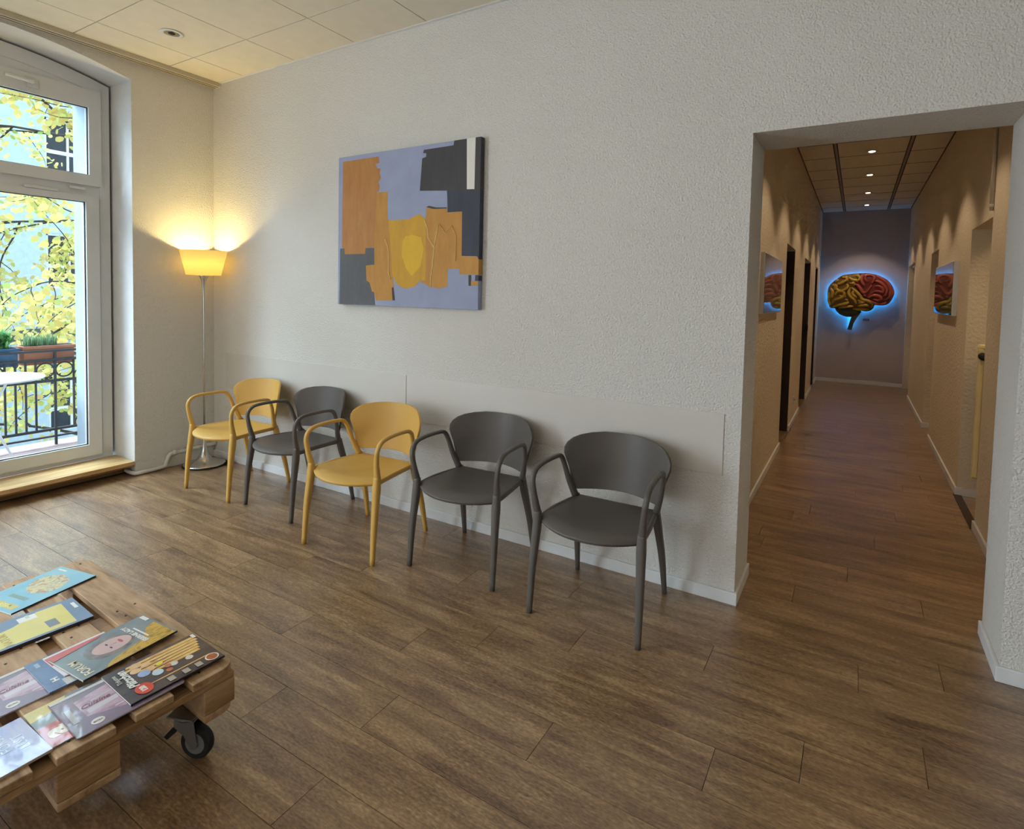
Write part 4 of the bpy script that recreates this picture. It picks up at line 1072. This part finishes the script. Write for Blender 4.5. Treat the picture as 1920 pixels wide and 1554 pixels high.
# 6 purple magazine, repeated as 7
COV = photo_ink('mauve_cover', [(104, 98, 106), (120, 110, 120), (138, 112, 136), (112, 104, 110)], 6)
def mauve(cx_, cy_, rot, z, lab):
    g = Mag('magazine', cx_, cy_, .270, .205, rot, z, .004, COV, lab)
    g.poly('picture_mist', [(-.34, .28), (.10, .40), (.46, .30), (.46, -.40), (.0, -.34), (-.33, -.16)], photo_ink('mauve_mist', [(140, 106, 132), (176, 140, 158), (200, 172, 184), (150, 120, 148)], 16, (.6, 2)))
    g.poly('pale_stripe', [(-.30, -.02), (.44, .10), (.44, .0), (-.30, -.12)], ink((206, 196, 202))); g.poly('pale_stripe', [(-.22, .16), (.44, .30), (.44, .24), (-.22, .12)], ink((196, 178, 186))); g.poly('pale_stripe', [(-.10, -.22), (.2, -.20), (.2, -.25), (-.10, -.25)], ink((206, 188, 190)))
    g.rect('edge_strip', -.5, .5, .44, .5, ink((214, 208, 204)))
    g.text('Cuisine', -.20, .07, .024, ink((132, 66, 76)), .0006, .35); g.rect('headline_box', -.455, -.40, -.20, .18, ink((170, 166, 166)))
    g.oval('badge', -.29, -.36, .060, .070, ink((222, 214, 204))); g.text('EXTRA', -.29, -.36, .007, ink((110, 90, 90)), .0003)
    return g
mauve(2.735, -2.207, 88, ZT+.0005, 'mauve magazine with a script title left of the navy booklet')
# 8 red and yellow
g = Mag('magazine', 2.985, -2.185, .200, .215, 178.5, ZT+.001, .004, photo_ink('slate_cover', [(96, 104, 110), (120, 126, 130), (150, 146, 140)], 9), 'red and yellow cover with a big cream letter, between two overlapping magazines')
g.poly('yellow_patch', [(.5, .5), (.5, .05), (.30, .12), (.22, .5)], ink((214, 196, 100))); g.rect('red_patch', -.5, .02, .12, .5, ink((188, 78, 70)))
g.text('a', -.22, .38, .085, ink((232, 222, 198)), .003, sx=1.2)
mauve(3.010, -2.108, 87.5, ZT+.0052, 'mauve magazine with a script title and white badge, tucked under the cookie magazine')
# 4 cookies
g = Mag('magazine', 3.006, -1.975, .197, .271, 177.3, ZT+.0095, .006, photo_ink('dark_table', [(48, 40, 48), (66, 56, 62), (84, 70, 70)], 16), 'dark baking magazine with cookies and a red spot, nearest the table corner', spine=BLKI)
ck = photo_ink('cookies', [(150, 96, 60), (222, 170, 90), (240, 200, 120), (200, 130, 80)], 40, (1, .35))
for i, (x, a, b) in enumerate(((.40, -.46, .28), (.32, -.48, .34), (.24, -.46, .18), (.16, -.44, .20), (.08, -.42, .10), (.0, -.40, .12), (-.27, -.42, .36))):
    w_ = .034 if i < 6 else .012
    g.poly('golden_stick', [(x-w_, a), (x+w_, a+.01), (x+w_*.8, b), (x-w_*.8, b+.02)], ck)
for x, y, r in ((.36, .20, .075), (.22, .24, .07), (.26, .12, .06), (.10, .12, .06)): g.oval('biscuit', x, y, r, r*.8, photo_ink('biscuit', [(220, 176, 120), (234, 196, 150)], 40))
for x, y, r, c in ((.06, .20, .09, (150, 170, 206)), (-.08, .10, .08, (186, 200, 214)), (-.06, -.08, .06, (200, 196, 186)), (-.16, .0, .05, (176, 92, 60)), (.12, .02, .05, (214, 206, 70)), (-.10, -.24, .06, (206, 198, 186)), (-.04, -.02, .05, (190, 110, 80))): g.oval('biscuit', x, y, r, r*.7, photo_ink('b%d%d' % (c[0], c[1]), [c, tuple(min(255, q+24) for q in c)], 50))
g.oval('red_badge', -.30, .31, .145, .085, ink((216, 66, 44))); g.text('120', -.30, .315, .020, WHT, .0012)
g.text('Plätzchen', .10, .355, .034, WHT, .0011, .25, sx=.85); g.text('Träume', .20, .435, .018, ink((200, 200, 190)), .0004)
for y in (.06, -.10, -.24): g.rect('caption', -.46, -.34, y-.035, y+.035, ink((176, 166, 152)))
g.oval('almond_bowl', -.38, -.40, .10, .075, WHT); g.oval('almonds', -.38, -.40, .085, .060, photo_ink('nuts', [(150, 70, 30), (200, 110, 50)], 90)); g.rect('barcode', .36, .48, -.49, -.45, WHT)
# 9 forest magazine
g = Mag('magazine', 2.990, -2.435, .198, .275, 180.5, ZT+.001, .007, photo_ink('misty_forest', [(126, 140, 190), (150, 160, 206), (178, 176, 206), (160, 176, 214)], 8, (1, 3)), 'pale violet landscape magazine nearest the front edge of the table', spine=ink((196, 176, 160)))
g.text('FORST', .24-.12, -.27, .034, ink((214, 228, 250)), .0002, sx=.9); g.text('LUST', -.02, -.38, .032, ink((214, 228, 250)), .0002)

# ------------------------------------------------------------------ balcony
struct(box('balcony_slab', (-1.62, -5.6, -.14), (-.6, .55, .02), M_BALC)) if False else None
o = box('balcony_slab', (-1.62, -5.6, -.14), (-.37, .55, .02), M_BALC, None, .01); struct(o); o.name = 'floor_balcony'
rl = empty('balcony_railing', (-1.42, -1.0, .02)); tag(rl, 'dark wrought iron balcony railing with rings under the top rail', 'railing')
RXX = -1.42
for z, h in ((.885, .010), (.803, .012), (.612, .012), (.165, .012), (.100, .008)):
    box('rail', (RXX-.012, -3.6, z-h), (RXX+.012, .5, z+h), M_RAIL, rl, .003)
y = .33; rp = random.Random(1)
ringm = barm = archm = None
def ring_bm(r, t, half=False):
    bm = bmesh.new(); n_ = 20
    P = [Vector((0, r*math.cos(2*PI*k_/n_*(.5 if half else 1)), r*math.sin(2*PI*k_/n_*(.5 if half else 1)))) for k_ in range(n_+(1 if half else 0))]
    if not half: P.append(P[0])
    sweep_bm(bm, P, t, t, side=(1, 0, 0), seg=6, cap=False); return bm
def shared(name, me, loc):
    o_ = bpy.data.objects.new(name, me); COL.objects.link(o_); o_.parent = rl; o_.location = Vector(loc)-rl.location; return o_
me_ring = bpy.data.meshes.new('ring'); b_ = ring_bm(.066, .007); b_.to_mesh(me_ring); b_.free(); me_ring.materials.append(M_RAIL)
me_arch = bpy.data.meshes.new('small_arch'); b_ = ring_bm(.028, .006, True); b_.to_mesh(me_arch); b_.free(); me_arch.materials.append(M_RAIL)
b_ = bmesh.new(); add_box(b_, (-.007, -.007, .165), (.007, .007, .80)); me_bar = bpy.data.meshes.new('baluster'); b_.to_mesh(me_bar); b_.free(); me_bar.materials.append(M_RAIL)
b_ = bmesh.new(); add_box(b_, (-.009, -.009, .02), (.009, .009, .885)); me_post = bpy.data.meshes.new('post'); b_.to_mesh(me_post); b_.free(); me_post.materials.append(M_RAIL)
# ring bay, post at -0.648, ring bay, then narrow bays, repeating
pos = .504
seq = [.144, .144, .072, .072, .072]
y = pos+0.0
k = 0
while y > -3.5:
    i = k % 5
    if i in (0, 1): shared('ring', me_ring, (RXX, y-.072, .708))
    else: shared('small_arch', me_arch, (RXX, y-.036, .66))
    y -= seq[i]
    shared('post' if i == 0 else 'baluster', me_post if i == 0 else me_bar, (RXX, y, 0)); k += 1

tb = empty('balcony_table', (-.93, -1.27, .02)); tag(tb, 'round white bistro table on the balcony', 'table')
lathe('table_top', [(0, .735), (.355, .735), (.36, .742), (.355, .75), (0, .752)], M_TABLE, tb, (-.93, -1.27, 0), 48)
for a in (0, 2.1, 4.2):
    sweep('leg', catmull([(-.93+.2*math.cos(a), -1.27+.2*math.sin(a), .735), (-.93+.06*math.cos(a), -1.27+.06*math.sin(a), .42), (-.93+.24*math.cos(a), -1.27+.24*math.sin(a), .022)], 6), .009, .009, M_TABLE, tb, seg=8)
def trough(name, x0, x1, y0, y1, z0, z1, mat, label, cat='planter'):
    e = empty(name, ((x0+x1)/2, (y0+y1)/2, z0)); tag(e, label, cat, 'planters hung on the balcony railing')
    bm = bmesh.new(); add_box(bm, (x0, y0, z0), (x1, y1, z1-.02), .006)
    add_box(bm, (x0-.01, y0-.01, z1-.03), (x1+.01, y1+.01, z1), .004); from_bm('trough', bm, mat, e)
    box('soil', (x0+.01, y0+.01, z1-.005), (x1-.01, y1-.01, z1+.004), M_SOIL, e)
    return e
def tuft(name, cx_, cy_, z, sx_, sy_, h, n_, mat, parent, lw=.006, seed=1, round_=False):
    r_ = random.Random(seed); vs, fs = [], []
    for i in range(n_):
        x, y = cx_+r_.uniform(-sx_, sx_), cy_+r_.uniform(-sy_, sy_); a = r_.uniform(0, 2*PI); l_ = h*r_.uniform(.5, 1)
        dx, dy = math.cos(a), math.sin(a); lean = r_.uniform(0, .5)*l_
        zz = z + (r_.uniform(0, h*.7) if round_ else 0); l_ = l_*(.35 if round_ else 1)
        b0 = len(vs); vs += [(x-dy*lw, y+dx*lw, zz), (x+dy*lw, y-dx*lw, zz), (x+dx*lean*.4+dy*lw, y+dy*lean*.4-dx*lw, zz+l_*.6), (x+dx*lean*.4-dy*lw, y+dy*lean*.4+dx*lw, zz+l_*.6), (x+dx*lean, y+dy*lean, zz+l_)]
        fs += [(b0, b0+1, b0+2, b0+3), (b0+3, b0+2, b0+4)]
    me = bpy.data.meshes.new(name); me.from_pydata(vs, [], fs); o_ = link(name, me, mat, parent); o_['kind'] = 'stuff'; return o_
e = trough('planter', -1.60, -1.46, -.86, -.48, .76, .93, M_TERRA, 'terracotta planter trough hung on the balcony railing'); tuft('foliage', -1.53, -.72, .93, .05, .12, .12, 260, M_GRASS, e, .003, 3)
e = trough('planter', -1.60, -1.46, -1.36, -.90, .76, .92, M_BLUEP, 'blue planter trough full of green leaves left of the terracotta one'); tuft('foliage', -1.53, -1.14, .90, .07, .19, .20, 900, M_GREEN, e, .009, 4, True)
o = tuft('leaf_litter', -.60, -1.66, .02, .14, .16, .03, 160, M_BARK, None, .02, 6); tag(o, 'small heap of dry leaves on the balcony floor', 'dry leaves', kind='stuff')

# ------------------------------------------------------------------ outside: building, yard, tree
struct(box('ground_yard', (-40, -40, -4.3), (-1.7, 40, -4.2), M_STREET))
ab = empty('apartment_building', (-14.2, 3, -4.2)); tag(ab, 'pale blue rendered building with dark sash windows across the yard', 'building')
wins = []
for zc in (-2.6, 1.35, 4.45, 7.55):
    for yc in [1.65+2.1*i for i in range(-6, 10)]:
        wins.append((yc, yc+1.08, zc, zc+1.5))
bm = bmesh.new()
add_box(bm, (-16, -12, -4.2), (-14.12, 24, 9.4))
from_bm('wall', bm, M_FAC, ab)
# recessed look: piers and bands standing proud of the window plane
bm = bmesh.new(); ybs = sorted({w_[0] for w_ in wins}); prev = -12
for yb in ybs: add_box(bm, (-14.12, prev, -4.2), (-14.0, yb, 9.4)); prev = yb+1.08
add_box(bm, (-14.12, prev, -4.2), (-14.0, 24, 9.4)); from_bm('facade_pier', bm, M_FAC, ab)
bm = bmesh.new(); zz = -4.2
for zc in (-2.6, 1.35, 4.45, 7.55):
    for yb in ybs: add_box(bm, (-14.12, yb, zz), (-14.0, yb+1.08, zc))
    zz = zc+1.5
for yb in ybs: add_box(bm, (-14.12, yb, zz), (-14.0, yb+1.08, 9.4))
from_bm('facade_spandrel', bm, M_FAC, ab)
box('stone_band', (-13.98, -12, -.05), (-13.85, 24, .26), M_FACD, ab)
box('stone_ledge', (-13.98, -12, -.5), (-13.9, 24, -.42), M_FACD, ab)
box('cornice', (-14.0, -12, 9.3), (-13.6, 24, 9.6), M_FAC, ab)
b_ = bmesh.new(); add_box(b_, (-.05, 0, 0), (0, .06, 1.5)); add_box(b_, (-.05, 1.02, 0), (0, 1.08, 1.5)); add_box(b_, (-.05, 0, 0), (0, 1.08, .06)); add_box(b_, (-.05, 0, 1.44), (0, 1.08, 1.5)); add_box(b_, (-.05, 0, .56), (.01, 1.08, .66)); add_box(b_, (-.05, .52, 0), (.005, .57, 1.5))
me_w = bpy.data.meshes.new('window'); b_.to_mesh(me_w); b_.free(); me_w.materials.append(M_TABLE)
b_ = bmesh.new(); add_box(b_, (-.055, .03, .03), (-.045, 1.05, 1.47)); me_p = bpy.data.meshes.new('pane'); b_.to_mesh(me_p); b_.free(); me_p.materials.append(M_PANED)
for yb, _, zc, _ in wins:
    w_ = bpy.data.objects.new('window', me_w); COL.objects.link(w_); w_.parent = ab; w_.location = Vector((-14.055, yb, zc))-ab.location
    q_ = bpy.data.objects.new('pane', me_p); COL.objects.link(q_); q_.parent = w_

tree = empty('linden_tree', (-5.6, 2.6, -4.2)); tag(tree, 'yellow leaved autumn tree filling the view outside the window', 'tree')
rt = random.Random(11)
bm = bmesh.new()
sweep_bm(bm, catmull([(-5.6, 2.6, -4.2), (-5.55, 2.6, -1.5), (-5.7, 2.5, 1.0), (-5.5, 2.7, 3.5), (-5.6, 2.6, 6.0)], 6), [.16, .05], [.16, .05], seg=9)
from_bm('trunk', bm, M_BARK, tree, smooth=True)
tips = []
def branch(p0, d, ln, r0, depth):
    P = [Vector(p0)]; d = Vector(d).normalized()
    for i in range(5):
        d = (d+Vector((rt.uniform(-.22, .22), rt.uniform(-.25, .25), rt.uniform(-.22, .14)))).normalized(); P.append(P[-1]+d*ln/5)
    Q = catmull(P, 2); bm = bmesh.new(); sweep_bm(bm, Q, [r0, r0*.35], [r0, r0*.35], seg=5)
    me = bpy.data.meshes.new('branch'); bm.to_mesh(me); bm.free()
    pieces.append((depth, me))
    for q in Q[2 if depth else 6:]: tips.append((q, d.copy()))
    if depth < 2:
        for i in range(5 if depth == 0 else 4):
            b_ = Q[rt.randint(3, len(Q)-1)]
            branch(b_, d+Vector((rt.uniform(-.9, .9), rt.uniform(-.9, .9), rt.uniform(-.7, .5))), ln*rt.uniform(.4, .62), r0*.45, depth+1)
pieces = []
for i in range(21):
    z0 = -2.9+i*.44; a = rt.uniform(-.9, .9) if i % 3 else rt.uniform(1.6, 4.6)
    branch((-5.6, 2.6, z0), (math.cos(a), math.sin(a)*.9-.35, rt.uniform(-.05, .45)), rt.uniform(2.4, 3.4), .038, 0)
main = [m_ for d_, m_ in pieces if d_ < 2][:120]
for m_ in main: link('branch', m_, M_BARK, tree)
bm = bmesh.new()
for m_ in [m_ for d_, m_ in pieces if d_ == 2]+[m_ for d_, m_ in pieces if d_ < 2][120:]: bm.from_mesh(m_)
o = from_bm('twigs', bm, M_BARK, tree); o['kind'] = 'stuff'
# leaves: heart shaped blades
def leaf_pts(c, s, R_):
    sh = [(0, -.5), (.34, -.34), (.5, 0), (.34, .3), (0, .55), (-.34, .3), (-.5, 0), (-.34, -.34)]
    return [c + R_ @ Vector((a*s, b*s, .05*s*math.sin(a*5))) for a, b in sh]
from mathutils import Euler
allv = []
NL = 26000
for i in range(NL):
    q, d_ = tips[rt.randrange(len(tips))]
    c = q + Vector((rt.gauss(0, .11), rt.gauss(0, .11), rt.gauss(-.03, .10)))
    if c.x > -1.85: continue
    allv.append((c, rt.uniform(.055, .098), Euler((rt.uniform(-1.2, 1.2)+PI/2*rt.choice((0, 1)), rt.uniform(-1, 1), rt.uniform(0, 2*PI))).to_matrix()))
def vis(c):
    v = c-C0; z = v.dot(CF)
    if z < .1: return 0
    px, py = PPX+FPX*v.dot(CR)/z, PPY-FPX*v.dot(CU)/z
    return 1/z if (0 <= px <= 165 and 150 < py < 860) else 0
allv.sort(key=lambda t_: -vis(t_[0])*t_[1])
for c, s_, R_ in allv[:290]:
    me = bpy.data.meshes.new('leaf'); me.from_pydata([tuple(v) for v in leaf_pts(c, s_, R_)], [], [tuple(range(8))]); link('leaf', me, M_LEAFO if s_ > .07 else M_LEAF, tree)
vs, fs = [], []
for c, s_, R_ in allv[290:]:
    b0 = len(vs); vs += [tuple(v) for v in leaf_pts(c, s_, R_)]; fs.append(tuple(range(b0, b0+8)))
me = bpy.data.meshes.new('foliage'); me.from_pydata(vs, [], fs); o = link('foliage', me, M_LEAF, tree); o['kind'] = 'stuff'
